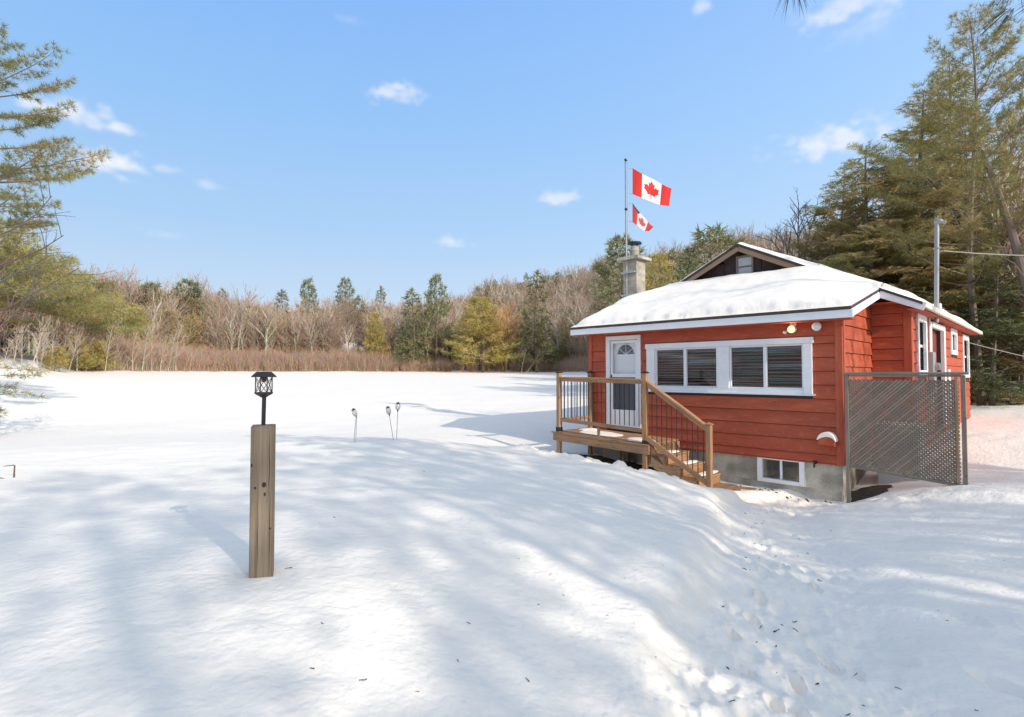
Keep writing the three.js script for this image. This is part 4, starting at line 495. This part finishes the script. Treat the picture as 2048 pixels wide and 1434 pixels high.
// the trees beside the cottage on the right
{
  const hem = (seed, H, R, extra = {}) => conifer(seed, { H, r: .02 * H, base: H * .04, n: Math.round(H * 9), len: (t) => R * Math.pow(1 - t, .75) + .35, jit: .8, el: (t) => .25 + .5 * t, bend: -.55, tip: .6, sub: 5, subLen: .36, tuft: .25, bw: .17, kind: 'spray', colors: HEM, wood: [.20, .155, .12], bare: .2, ...extra });
  const pine = (seed, H, R, extra = {}) => conifer(seed, { H, r: .010 * H, base: H * .28, n: Math.round(H * 5), len: (t) => R * (t < .25 ? .8 + .8 * t : 1.05 - .85 * (t - .25) / .75) , el: (t) => .1 + .55 * t, bend: .35, sub: 5.2, subLen: .34, tuft: .22, blades: 20, bw: .08, kind: 'tuft', colors: OLIVE, wood: [.24, .18, .14], bare: .35, ...extra });
  const R = [['hemlock_tree', 'broad brown-green hemlock rising behind the snowy roof, left of the service mast', 1745, 25, 285, 4.6, hem, 301], ['hemlock_tree', 'dense olive hemlock behind the service mast, between the broad hemlock and the tallest pine', 1850, 24, 175, 4.4, hem, 302], ['pine_tree', 'tallest open-crowned pine at the upper right of the photo', 1955, 21, 22, 4.4, pine, 303], ['hemlock_tree', 'dark green hemlock beside the back corner of the red cottage, at the right edge', 2035, 26, 330, 4.2, hem, 304], ['hemlock_tree', 'low bushy hemlock peeping over the roof ridge right of the attic window', 1680, 31, 455, 3.8, hem, 305], ['hemlock_tree', 'small dark hemlock beside the right wall of the cottage', 1990, 20.5, 515, 2.6, hem, 306], ['hemlock_tree', 'hemlock whose pointed top stands just left of the tallest pine', 1905, 26, 120, 4.4, hem, 308], ['hemlock_tree', 'leftmost of the hemlocks behind the roof, with a blunt top', 1690, 28, 345, 4.6, hem, 309], ['hemlock_tree', 'lower hemlock filling the gap just left of the service mast', 1800, 29, 430, 4.0, hem, 307]];
  for (const [n, l, px, d, y, rad, f, s] of R) plant(n, l, 'tree', f(s, hTop(px, d, y), rad, n === 'hemlock_tree' && d < 24 && y > 500 ? { colors: [[.14, .155, .045], [.10, .12, .04], [.21, .18, .08]] } : {}), at(px, d));
  const bt = thing('bare_tree', 'leafless grey tree with fine spreading twigs behind the roof, left of the hemlocks', 'tree', at(1615, 30)); part('trunk', bareTree(401, { H: hTop(1615, 30, 375), r: .13, levels: 3, n0: 16, n1: 9, n2: 6, bark: [.15, .125, .12], twig: [.14, .11, .11], spread: .75, tw: .022, stems: 2 }), M.twig, bt);
  const lt = thing('leaning_tree', 'thick leaning trunk with bare upper limbs at the right edge of the photo', 'tree', at(2075, 19.5)); { const s = new Soup(); const H = hTop(2000, 20, 250); const pts = []; for (let i = 0; i <= 8; i++) { const t = i / 8; pts.push([-2.15 * t * t * .9 - .3 * t, H * t - .3, .2 * Math.sin(t * 3)]); } s.tube(pts, .21, .06, 8, [.19, .145, .12]); part('trunk', s.geo(), M.twig, lt); const b = new Soup(), r = rng(12); for (let i = 0; i < 16; i++) { const t = .45 + .5 * i / 16, c = mix3(pts[Math.floor(t * 8)], pts[Math.min(8, Math.floor(t * 8) + 1)], t * 8 % 1), a = i * 2.4, L = 2.4 * (1.2 - t); let p = c, d = [Math.cos(a), .35, Math.sin(a)]; const q = [p]; for (let k = 0; k < 5; k++) { d = unit([d[0] + (r() - .5) * .5, d[1] + (r() - .5) * .5, d[2] + (r() - .5) * .5]); p = [p[0] + d[0] * L / 5, p[1] + d[1] * L / 5, p[2] + d[2] * L / 5]; q.push(p); if (k > 0) for (let m = 0; m < 3; m++) b.blade(p, unit([d[0] + (r() - .5) * 1.5, d[1] + r() * .6, d[2] + (r() - .5) * 1.5]), .5 * L * (.5 + r() * .5) * .6, .016, [.16, .125, .11], r); } b.tube(q, .04, .008, 4, [.17, .13, .11]); } part('limb', b.geo(), M.twig, lt); }
  const brush = (seed, n, H) => { const s = new Soup(), r = rng(seed); for (let i = 0; i < n; i++) { const a = r() * 6.28, q = r() * .8, p = [Math.cos(a) * q, -.1, Math.sin(a) * q], d = unit([(r() - .5) * .7, 1, (r() - .5) * .7]), L = H * (.5 + .5 * r()), c = [.47, .315, .225].map((x) => x * (.7 + .6 * r())); s.blade(p, d, L, .035, c, r); for (let k = 0; k < 4; k++) { const t = .3 + .6 * r(); s.blade([p[0] + d[0] * L * t, p[1] + d[1] * L * t, p[2] + d[2] * L * t], unit([d[0] + (r() - .5) * 1.2, d[1], d[2] + (r() - .5) * 1.2]), L * .45, .025, c, r); } } return s.geo(); };
  // brush band on the shore
  const r = rng(501), ms = [], up = V(0, 1, 0); for (let i = 0; i < 2600; i++) { const px = 150 + r() * 1080, az = pxAz(px), s = shoreAt(az), d = s - .5 + r() * 7 * (px > 380 ? 1 : .5), x = Math.sin(az) * d, z = -Math.cos(az) * d; if (px > 900 && px < 1030 && r() < .8) continue; if (px < 380 && r() < .45) continue; const k = (.75 + .5 * r()) * (px > 780 ? .7 : 1); ms.push(new THREE.Matrix4().compose(V(x, groundY(x, z, false), z), new THREE.Quaternion().setFromAxisAngle(up, r() * 6.28), V(k, k, k))); }
  stuff('shore_brush', brush(601, 34, 3.0), M.twig, 'band of low rusty brown brush along the far edge of the frozen lake', 'brush', ms);
  // far leafless woods, one mass
  const kinds = [{ bark: [.34, .28, .22], twig: [.38, .265, .17] }, { bark: [.42, .35, .27], twig: [.41, .305, .205] }, { bark: [.24, .19, .15], twig: [.31, .205, .145] }, { bark: [.52, .45, .36], twig: [.41, .315, .215] }, { bark: [.30, .235, .17], twig: [.42, .27, .165] }];
  const woods = new THREE.Group(); woods.name = 'leafless_woods'; scene.add(woods); tag(woods, 'mass of leafless grey-brown woods covering the hill beyond the lake', 'woods', null, 'stuff');
  const lists = kinds.map(() => []); const rr = rng(511);
  for (let i = 0; i < 9000; i++) { const px = -150 + rr() * 2300, az = pxAz(px), s = shoreAt(az), d = s + 3 + Math.pow(rr(), 1.25) * 165, x = Math.sin(az) * d, z = -Math.cos(az) * d; const cl = (Math.abs(px - 704) < 30 && d < 125) || (Math.abs(px - 406) < 18 && d < 118); if (cl && rr() < .97) continue; if (px < 300 && d < s + 24) continue; if (px > 225 && px < 410 && d < s + 17 && rr() < .8) continue; if (px > 1400 && d < 60 && rr() < .5) continue; const k = (.65 + .55 * rr()) * (d < s + 25 ? .85 : 1); lists[Math.floor(rr() * 5)].push(new THREE.Matrix4().compose(V(x, groundY(x, z, false) - .1, z), new THREE.Quaternion().setFromEuler(new THREE.Euler((rr() - .5) * .12, rr() * 6.28, (rr() - .5) * .12)), V(k, k * (.9 + .25 * rr()), k))); }
  { const ms2 = []; for (let i = 0; i < 420; i++) { const az = pxAz(380 + rr() * 1100), s = shoreAt(az), d = s + 8 + rr() * 150, x = Math.sin(az) * d, z = -Math.cos(az) * d, k = .45 + .6 * rr(); if (fbm(x * .035, z * .035, 2, 91) < -.05 || (Math.abs(az - pxAz(704)) < .035 && d < 128)) continue; ms2.push(new THREE.Matrix4().compose(V(x, groundY(x, z, false) - .1, z), new THREE.Quaternion().setFromAxisAngle(up, rr() * 6.28), V(k * 1.1, k, k * 1.1))); }
    const e = conifer(790, { H: 11, r: .13, base: 1.2, n: 44, len: (t) => 3.4 * Math.pow(1 - t, .75) + .3, el: (t) => .05 + .5 * t, bend: .1, sub: 2.2, tuft: .62, blades: 8, bw: .17, kind: 'tuft', colors: [[.30, .28, .12], [.22, .22, .10], [.38, .31, .15]], bare: .2 }); const m = new THREE.InstancedMesh(e.crown, M.needle, ms2.length); ms2.forEach((q, j) => m.setMatrixAt(j, q)); m.name = 'evergreen_mass'; m.userData.kind = 'stuff'; m.castShadow = m.receiveShadow = true; woods.add(m); }
  kinds.forEach((k, i) => { const up2 = i % 2 === 1, g = bareTree(700 + i, { H: up2 ? 12 : 10, r: up2 ? .17 : .11, levels: 3, n0: up2 ? 13 : 17, n1: up2 ? 5 : 7, n2: up2 ? 3 : 5, bark: k.bark, twig: k.twig, spread: up2 ? .5 : .8 + .15 * (i % 3), tw: .045, from: up2 ? .35 : .12, lean: .04, wob: .06 }), m = new THREE.InstancedMesh(g, M.twig, lists[i].length); lists[i].forEach((x, j) => m.setMatrixAt(j, x)); m.name = 'tree_mass' + (i ? '_00' + i : ''); m.userData.kind = 'stuff'; m.castShadow = m.receiveShadow = true; woods.add(m); });
}
// conifers and marked bare trees beyond the lake
{
  const far = { pine: (s, H) => conifer(s, { H, r: .014 * H, base: H * .3, n: 46, len: (t) => H * .30 * (t < .3 ? .7 + t : 1 - .8 * (t - .3) / .7), el: (t) => .1 + .6 * t, bend: .4, sub: 2.4, tuft: .62, blades: 8, bw: .20, kind: 'tuft', colors: BLUE, gap: .12, bare: .3 }),
    spruce: (s, H) => conifer(s, { H, r: .014 * H, base: H * .12, n: 72, len: (t) => H * .17 * Math.pow(1 - t, .8) + .25, el: () => -.15, bend: -.25, sub: 2.6, tuft: .5, blades: 8, bw: .22, kind: 'tuft', colors: SPR, gap: .05, bare: .12 }),
    young: (s, H) => conifer(s, { H, r: .016 * H, base: H * .09, n: 90, len: (t) => H * .40 * Math.pow(1 - t, .7) + .3, el: (t) => .05 + .6 * t, bend: .3, sub: 2.5, tuft: .55, blades: 9, bw: .15, kind: 'tuft', colors: YEL, bare: .2 }),
    bush: (s, H) => conifer(s, { H, r: .02 * H, base: H * .05, n: 60, len: (t) => H * .55 * Math.pow(1 - t, .5) + .3, el: (t) => .2 + .7 * t, bend: .3, sub: 2.4, tuft: .5, blades: 8, bw: .16, kind: 'tuft', colors: YEL, bare: .15 }) };
  const protos = { pine: [1, 2, 3].map((i) => far.pine(800 + i, 12)), spruce: [1, 2].map((i) => far.spruce(820 + i, 12)), young: [1, 2].map((i) => far.young(840 + i, 11)), bush: [1, 2].map((i) => far.bush(860 + i, 5)) }, base = { pine: 12, spruce: 12, young: 11, bush: 5 };
  const ord = 'first second third fourth fifth sixth seventh eighth ninth tenth eleventh twelfth thirteenth fourteenth fifteenth sixteenth seventeenth eighteenth nineteenth twentieth'.split(' '), marks = [[0, 'the left photo edge'], [336, 'the pine pair'], [522, 'the solar lantern'], [700, 'the snowy clearing'], [872, 'the narrow tufted pine'], [1072, 'the tall narrow spruce']]; const seenAt = new Map(); const place = (what, px) => { const m = marks.filter((q) => q[0] <= px).pop(), k = what + m[1], c = seenAt.get(k) || 0; seenAt.set(k, c + 1); return ord[c] + ' ' + what + ' right of ' + m[1] + ' beyond the lake'; };
  let n = 0; const put = (kind, px, dOff, yTop, sx, label, group) => { const d = tableAt(SHORE, pxAz(px)) * (1 / 1) * Math.cos(pxAz(px)) + dOff, k = hTop(px, d, yTop) / base[kind], list = protos[kind], g = list[n++ % list.length]; plant(kind === 'spruce' ? 'spruce_tree' : kind === 'bush' ? 'evergreen_shrub' : 'pine_tree', label, kind === 'bush' ? 'shrub' : 'tree', g, at(px, d), { turn: n * 1.3, scale: [k * sx, k, k * sx], group }); };
  put('young', 965, -3, 598, 1.45, 'large golden-green pine standing by itself at the far edge of the lake');
  put('pine', 300, 22, 570, 1.15, 'bushy dark pine, left one of the pair above the far left shore'); put('pine', 372, 24, 565, 1.2, 'bushy dark pine, right one of the pair above the far left shore');
  put('spruce', 441, 40, 577, 1, 'small pointed evergreen poking above the woods right of the pine pair'); put('spruce', 562, 62, 580, 1.2, 'dark narrow pine breaking the skyline above the solar lantern'); put('pine', 617, 50, 563, .62, 'dark pine breaking the skyline right of the lantern'); put('pine', 690, 50, 560, .72, 'full round-topped pine breaking the skyline above the snowy clearing');
  put('spruce', 759, 40, 573, .9, 'thin dark spruce breaking the skyline right of the snowy clearing'); put('young', 748, 2, 628, .75, 'yellow-green pine beside the snowy clearing in the woods'); put('spruce', 826, 1, 577, 1.35, 'dark layered spruce left of the tall broken-topped pine'); put('pine', 872, 2, 555, .62, 'tall dark pine with a narrow tufted top left of the golden pine');
  put('spruce', 1072, -1, 541, 1.15, 'tall narrow spruce between the golden pine and the cottage roof'); put('spruce', 1128, 2, 632, .8, 'short dark spruce just left of the cottage eave');
  for (const [px, y, dd, w] of [[990, 558, 88, .9], [1110, 551, 95, 1], [1165, 552, 98, 1], [1188, 559, 90, 1.2], [1052, 545, 110, .8], [955, 572, 105, 1.2], [1212, 590, 80, .8]]) put('spruce', px, dd, y, w, ord[[955, 990, 1052, 1110, 1165, 1188, 1212].indexOf(px)] + ' small dark spruce from the left, high on the hill behind the golden pine', 'dark spruces high on the hill');
  put('pine', 1247, 6, 482, 1.1, 'dark green pine showing on both sides of the stone chimney'); put('young', 1318, 2, 515, .9, 'yellow-green pine between the chimney and the left roof edge'); put('spruce', 1345, 20, 500, 1.1, 'pointed spruce on the ridge left of the attic gable'); put('spruce', 1378, 26, 497, 1.1, 'pointed spruce nearest the left slope of the attic gable'); put('pine', 1422, 0, 462, 1.3, 'tall feathery pine behind the roof just left of the gable peak');
  for (const [px, dd, y, l] of [[150, 0, 682, 'leftmost low yellow-green shrub on the left shore'], [195, -1, 690, 'middle low yellow-green shrub on the left shore'], [110, -1, 700, 'lowest yellow-green shrub on the left shore, nearest the photo edge']]) put('bush', px, dd, y, 1.2, l);
  for (const [px, dd, y, l] of [[330, 12, 622, 'yellow-green evergreen thicket below the pine pair, its left half'], [385, 14, 632, 'yellow-green evergreen thicket below the pine pair, its right half'], [270, 10, 612, 'yellow-green evergreen between the left bank trees and the pine pair']]) put('young', px, dd, y, 1.2, l);
  put('bush', 575, 9, 672, .9, 'round dull green shrub in the woods right of the solar lantern');
  // marked leafless trees at the front of the woods
  const birch = [0, 1, 2].map((i) => bareTree(900 + i, { H: 9, r: .12, levels: 3, n0: 10, n1: 5, n2: 3, bark: [.66, .60, .50], twig: [.46, .36, .27], spread: .5, tw: .04, from: .45, wob: .06 })), grey = [0, 1, 2].map((i) => bareTree(910 + i, { H: 9, r: .12, levels: 3, n0: 13, n1: 6, n2: 4, bark: [.44, .37, .29], twig: [.44, .33, .24], spread: .75, tw: .045, from: .25 }));
  let k2 = 0; const r = rng(77); const bare = (kind, px, dd, yTop, label, group, o = {}) => { const d = tableAt(SHORE, pxAz(px)) * Math.cos(pxAz(px)) + dd, k = hTop(px, d, yTop) / 9, g = (kind === 'birch_tree' ? birch : grey)[Math.floor(r() * 3)], t = thing(kind, label, 'tree', at(px, d), r() * 6.28, group); part('trunk', g, M.twig, t); t.scale.set(k * (o.w || 1), k, k * (o.w || 1)); if (o.lean) t.rotation.set(0, 0, o.lean); };
  for (const px of [75, 90, 185, 205, 232, 240, 508, 531, 540, 640, 652, 757, 861, 1120, 1150, 1105, 470, 486, 595, 700, 712, 805].sort((a, b) => a - b)) bare('birch_tree', px + (r() - .5) * 6, 2 + r() * 8, 615 + r() * 60, place('slim pale-trunked birch', px), 'pale birches at the front edge of the far woods', { lean: (r() - .5) * .16 });
  for (const px of [420, 445, 478, 498, 560, 612, 668, 730, 785, 812, 845, 880, 905, 1100, 1135, 1160, 300, 262].sort((a, b) => a - b)) bare('bare_tree', px + (r() - .5) * 10, 4 + r() * 12, 600 + r() * 40, place('leafless grey tree', px), 'leafless grey trees at the front of the far woods', { w: 1.2 });
  for (const px of [8, 26, 44, 62, 80, 100, 118, 138, 154, 172, 192, 210, 228, 246, 266, 284, 302, 320, 336, 352]) bare('sapling', px, -2.5 + r() * 3, 618 + r() * 50, ord[k2] + ' thin grey sapling from the left along the left shore of the lake', 'thin grey saplings along the left shore', { w: .8, lean: (r() - .5) * .2, n: k2++ });
  for (const [px, dd, y] of [[520, 16, 655], [602, 22, 640], [642, 10, 668], [800, 10, 665], [852, 24, 640], [905, 8, 660], [1102, 12, 655], [1162, 12, 640], [470, 20, 640]].sort((a, b) => a[0] - b[0])) put('young', px, dd, y, .8, place('dull green evergreen', px), 'dull green evergreens scattered through the far woods');
  bare('birch_tree', 1043, -1, 668, 'forked white birch right of the golden pine', null, { w: 1.4 }); bare('birch_tree', 1052, -2, 690, 'pale birch leaning far to the right beside the golden pine', null, { lean: -.75 });
  const wil = thing('willow_tree', 'leafless orange-tinted willow behind the golden pine', 'tree', at(1010, 92)); part('trunk', bareTree(930, { H: hTop(1010, 92, 588), r: .14, levels: 3, n0: 18, n1: 10, n2: 6, bark: [.44, .27, .14], twig: [.62, .36, .17], spread: .55, tw: .05, stems: 3, from: .2 }), M.twig, wil);
  // small cabin in the woods
  const p = at(406, 104), cab = thing('distant_cabin', 'tiny pale cabin half hidden in the woods beyond the lake', 'cabin', [p[0], p[1] + .2, p[2]], .2); const cw = std({ color: rgb(.55, .47, .36), roughness: .9 }); part('wall', boxGeo(-1.6, 1.6, -.5, 2.0, -1.2, 1.2, { round: 0 }), cw, cab); { const s = new THREE.Shape([[-1.5, 0], [1.5, 0], [0, .8]].map((q) => new THREE.Vector2(...q))), g = new THREE.ExtrudeGeometry(s, { depth: 3.8, bevelEnabled: false }); g.translate(0, 2.001, -1.9); g.rotateY(Math.PI / 2); part('roof', g, M.roofSnow, cab); } part('window', boxGeo(-.9, -.1, .8, 1.5, 1.2, 1.24, { round: 0 }), M.black, cab); part('door', boxGeo(.4, 1.1, -.2, 1.6, 1.2, 1.24, { round: 0 }), M.gable, cab);
}
// the left bank
{
  const wp = (seed, H, R, o = {}) => conifer(seed, { H, r: .2, base: H * .22, n: Math.round(H * 6.5), len: (t) => R * (1.05 - .75 * t), el: (t) => .05 + .45 * t, bend: .3, sub: 6, subLen: .42, tuft: .155, blades: 24, bw: .08, kind: 'tuft', colors: [[.34, .31, .11], [.25, .245, .10], [.48, .37, .18]], wood: [.22, .17, .135], bare: .3, ...o });
  const d = 14, H = hTop(-20, d, 42); plant('pine_tree', 'white pine reaching into the upper left corner of the photo', 'tree', wp(1001, H, 2.7, { base: H * .50, n: 50, gap: .08, len: (t) => 2.75 * (t < .5 ? .95 : 1.0 - .8 * (t - .5) / .5) }), at(-48, d));
  const hm = (seed, HH, R) => conifer(seed, { H: HH, r: .014 * HH, base: HH * .42, n: Math.round(HH * 5), len: (t) => R * Math.pow(1 - t, .65) + .4, el: (t) => .2 + .5 * t, bend: -.1, sub: 3, subLen: .36, tuft: .48, blades: 10, bw: .12, kind: 'tuft', colors: [[.46, .41, .14], [.30, .29, .10], [.55, .43, .20]], bare: .2, gap: .1 });
  for (const [px, dd, y, R, s, l] of [[-30, 40, 440, 6, 1011, 'tall dark evergreen at the left edge below the pine boughs'], [75, 46, 512, 5.6, 1012, 'olive evergreen second from the left edge, stepping down toward the lake'], [150, 52, 548, 4.6, 1013, 'yellow-green evergreen at the end of the left bank trees'], [222, 60, 604, 3.6, 1014, 'lowest evergreen where the left bank meets the far woods']]) plant('evergreen_tree', l, 'tree', hm(s, hTop(px, dd, y), R), at(px, dd));
  const bt = thing('bare_sapling', 'leafless sapling whose thin branches cross the sky below the upper left pine', 'tree', at(-90, 11)); part('trunk', bareTree(1021, { H: hTop(-90, 11, 330), r: .06, levels: 3, n0: 14, n1: 7, n2: 4, bark: [.14, .11, .10], twig: [.13, .10, .09], spread: 1.1, tw: .010, from: .35 }), M.twig, bt);
  // low bough near the left edge
  const lb = conifer(1031, { H: 2.2, r: .05, base: .5, n: 16, len: () => 1.5, el: () => .1, bend: -.3, sub: 4, subLen: .3, tuft: .17, blades: 12, bw: .10, kind: 'tuft', colors: OLIVE, wood: [.12, .1, .08], bare: .3 }); plant('pine_sapling', 'low pine sapling at the left edge beside the lake', 'tree', lb, at(-75, 14.5));
  const [x, y, z] = gAt(20, 7.4), st = thing('bent_stick', 'bent brown stick poking out of the snow at the left edge', 'stick', [x, y, z]); const q = new Soup(); q.tube([[.09, -.1, 0], [.095, .05, 0], [.10, .16, 0], [.085, .165, 0]], .012, .007, 5, [.14, .085, .05]); q.tube([[.085, .165, 0], [-.05, .15, 0]], .007, .004, 5, [.14, .085, .05]); q.tube([[-.12, -.015, .1], [0, .012, .1], [.07, .0, .1]], .012, .006, 5, [.14, .085, .05]); part('twig', q.geo(), M.twig, st);
}
// trees that stand outside the frame, behind and to the right of the camera, and cast the dappled shade
{
  const mk = (seed, H, R, o = {}) => conifer(seed, { H, r: .2, base: 3.0, n: Math.round(H * 4.5), len: (t) => R * Math.pow(1 - t, .55) + .3, el: (t) => .05 + .5 * t, bend: .25, sub: 3.2, subLen: .34, tuft: .26, blades: 11, bw: .16, kind: 'tuft', colors: OLIVE, wood: [.17, .135, .11], bare: .22, ...o });
  const pa = (p, a) => { const x = p * SUN_AZ[1] + a * SUN_AZ[0], z = -p * SUN_AZ[0] + a * SUN_AZ[1]; return [x, groundY(x, z, false) - .1, z]; };
  const A = mk(1101, 12.5, 2.7, { base: 4.2, gap: .1 }), B = mk(1102, 12, 2.4, { base: 3.6, n: 70, sub: 4 }), put = (g, p, a, l, turn, sc) => plant('pine_tree', l, 'tree', g, pa(p, a), { turn, scale: sc });
  put(A, .4, 16, 'pine outside the photo, leftmost of those shading the foreground snow', 0); put(A, 3.0, 14.5, 'pine outside the photo, shading the snow right of the timber post', 2, [1, .95, 1]); put(B, 5.4, 15.5, 'pine outside the photo, shading the snow bank before the deck', 4, [1, 1.05, 1]); put(B, 7.4, 14, 'pine outside the photo, shading the trodden path', 1, [1, .95, 1]); put(B, 8.9, 12, 'pine outside the photo, shading the snow before the lattice panel', 3, [.62, .8, .62]);
  put(B, 4.2, 11, 'small pine outside the photo, shading the lower right corner', 5, [.8, .7, .8]);
  put(B, 12.0, 10.5, 'small pine outside the photo, shading the snow behind the lattice panel', 2, [.85, .60, .85]);
  const bt = thing('bare_tree', 'leafless tree outside the photo whose branches streak the cottage wall and roof', 'tree', pa(12.5, 9)); part('trunk', bareTree(1140, { H: 15, r: .16, levels: 3, n0: 11, n1: 6, n2: 3, bark: [.25, .2, .17], twig: [.22, .17, .13], spread: .7, tw: .03, from: .2 }), M.twig, bt);
  // pine just right of the frame, its bough tips hang into the top right corner
  const g = mk(1105, 9.5, 1.7, { base: 3.6 }), t = plant('pine_tree', 'pine just outside the right edge whose needle tips hang into the top corner', 'tree', g, [6.1, groundY(6.1, -.6, false) - .1, -.6]);
  const s = new Soup(), r = rng(1120), inv = (x, y, z) => [x - t.position.x, y - t.position.y, z - t.position.z];
  s.tube([inv(6.1, 1.9, -.6), inv(4.2, 1.9, -1.2), inv(2.6, 1.62, -1.75), inv(1.88, 1.38, -1.95)], .03, .006, 5, [.12, .09, .07]); s.tube([inv(4.2, 1.9, -1.2), inv(2.2, 1.75, -1.6), inv(.96, 1.36, -1.8)], .02, .005, 5, [.12, .09, .07]); part('limb', s.geo(), M.twig, t);
  const tips = (list) => { const n = new Soup(); for (const [c, d, k] of list) for (let i = 0; i < k; i++) { const q = randDir(r), dd = unit([d[0] + q[0] * .45, d[1] + q[1] * .3, d[2] + q[2] * .45]); n.blade(inv(c[0] + q[0] * .015, c[1] + q[1] * .015, c[2] + q[2] * .015), dd, .09 + .04 * r(), .0035, [.10 + .03 * r(), .115 + .03 * r(), .06], r); } part('needle_tips', n.geo(), M.needle, t); };
  tips([[[1.83, 1.335, -1.96], [-.6, -.75, -.1], 40], [[1.93, 1.37, -1.93], [-.7, -.6, 0], 40], [[1.80, 1.40, -1.9], [-.3, -.9, 0], 30]]); tips([[[.95, 1.325, -1.8], [0, -1, 0], 26], [[.97, 1.34, -1.8], [.05, -1, 0], 20]]);
}
// ------------------------------------------------------------------ wires, debris
{
  const mastTop = houseW(6.86, 4.60, 4.2), low = houseW(6.8, 3.97, 4.2); const sagged = (a, b, s, r) => { const pts = []; for (let i = 0; i <= 12; i++) { const t = i / 12; pts.push(V(lerp(a[0], b[0], t), lerp(a[1], b[1], t) - s * 4 * t * (1 - t), lerp(a[2], b[2], t))); } return new THREE.TubeGeometry(new THREE.CatmullRomCurve3(pts), 24, r, 6); };
  const cable = (label, a, b, s) => { const o = thing('power_cable', label, 'cable', a); part('cable', sagged([0, 0, 0], [b[0] - a[0], b[1] - a[1], b[2] - a[2]], s, .014), M.cable, o); };
  cable('overhead cable running from the middle of the service mast to the right edge', low, [24, 4.6, -19], .25); cable('thin cable sloping down from the back corner of the cottage to the right', houseW(6.52, 2.2, 11.6), [24, -.2, -20.5], .1);
  // dark litter along the foundation, twigs on the snow
  const s = new Soup(), r = rng(1201); const bit = (x, z, L, w, c) => { const y = groundY(x, z) + .006, a = r() * 6.28, d = [Math.cos(a), .12 * (r() - .3), Math.sin(a)]; s.tube([[x, y - .002, z], [x + d[0] * L * .5, groundY(x + d[0] * L * .5, z + d[2] * L * .5) + .004, z + d[2] * L * .5], [x + d[0] * L, groundY(x + d[0] * L, z + d[2] * L) + .004, z + d[2] * L]], w, w * .5, 4, c); };
  for (let i = 0; i < 46; i++) { const d = 2.2 + 9 * r() * r(), px = 500 + r() * 1540, x = (px - 1024) / FPX * d; bit(x, -d, .010 + .024 * r() * r() * 1.6, .0016 + .0016 * r(), [.06, .045, .035]); }
  for (let i = 0; i < 40; i++) { const k = Math.floor(r() * 5) + 1, t = r(), a = PATH[k - 1], b = PATH[k]; bit(lerp(a[0], b[0], t) + (r() - .5) * .8, lerp(a[1], b[1], t) + (r() - .5) * .3, .015 + .03 * r(), .003 + .003 * r(), [.05, .04, .032]); }
  stuff('twig_litter', s.geo(), M.twig, 'fallen needles and broken twigs scattered on the snow', 'litter');
  const soil = (u0, u1, w0, w1, sd) => { const n = 26, P = [], I = []; for (let j = 0; j <= n; j++) for (let i = 0; i <= n; i++) { const A = i / n * 6.2832, rad = j / n * (1 + .25 * fbm(Math.cos(A) * 4 + sd, Math.sin(A) * 4, 4, 301) * 2.2), q = houseW((u0 + u1) / 2 + (u1 - u0) / 2 * rad * Math.cos(A), 0, (w0 + w1) / 2 + (w1 - w0) / 2 * rad * Math.sin(A)); P.push(q[0], groundY(q[0], q[2]) + .03 * (1 - Math.pow(j / n, 3)) + .012 * fbm(q[0] * 9, q[2] * 9, 3, 303) - (j === n ? .02 : 0), q[2]); } for (let j = 0; j < n; j++) for (let i = 0; i < n; i++) { const a = j * (n + 1) + i; I.push(a, a + n + 1, a + 1, a + 1, a + n + 1, a + n + 2); } const g = new THREE.BufferGeometry(); g.setAttribute('position', new THREE.BufferAttribute(new Float32Array(P), 3)); const uv = []; for (let i = 0; i < P.length; i += 3) uv.push(P[i], P[i + 2]); g.setAttribute('uv', new THREE.BufferAttribute(new Float32Array(uv), 2)); g.setIndex(I); g.computeVertexNormals(); return g; };
  stuff('bare_soil', merge([soil(.2, 2.7, -1.2, -.0, 1), soil(5.72, 6.5, -.2, .8, 5)]), M.soil, 'dark bare earth under the deck and at the cottage corner', 'soil');
  const cl = new Soup(); for (let i = 0; i < 260; i++) { const under = i < 190, u = under ? .2 + r() * 2.6 : 3.2 + r() * 2.5, w = under ? -.15 - r() * 1.05 : -.12 - r() * .35, q = houseW(u, 0, w), y = groundY(q[0], q[2]), a = .012 + .035 * r(); const e = 6; for (let k = 0; k < e; k++) { const A = k / e * 6.28, B = (k + 1) / e * 6.28; cl.tri([q[0], y + a * .7, q[2]], [q[0] + a * Math.cos(B), y - .01, q[2] + a * Math.sin(B)], [q[0] + a * Math.cos(A), y - .01, q[2] + a * Math.sin(A)], [.05 + .03 * r(), .04, .03]); } }
  stuff('soil_clods', cl.geo(), M.twig, 'dark bare soil and leaf clods along the foot of the foundation', 'soil');
}
renderer.render(scene, camera);
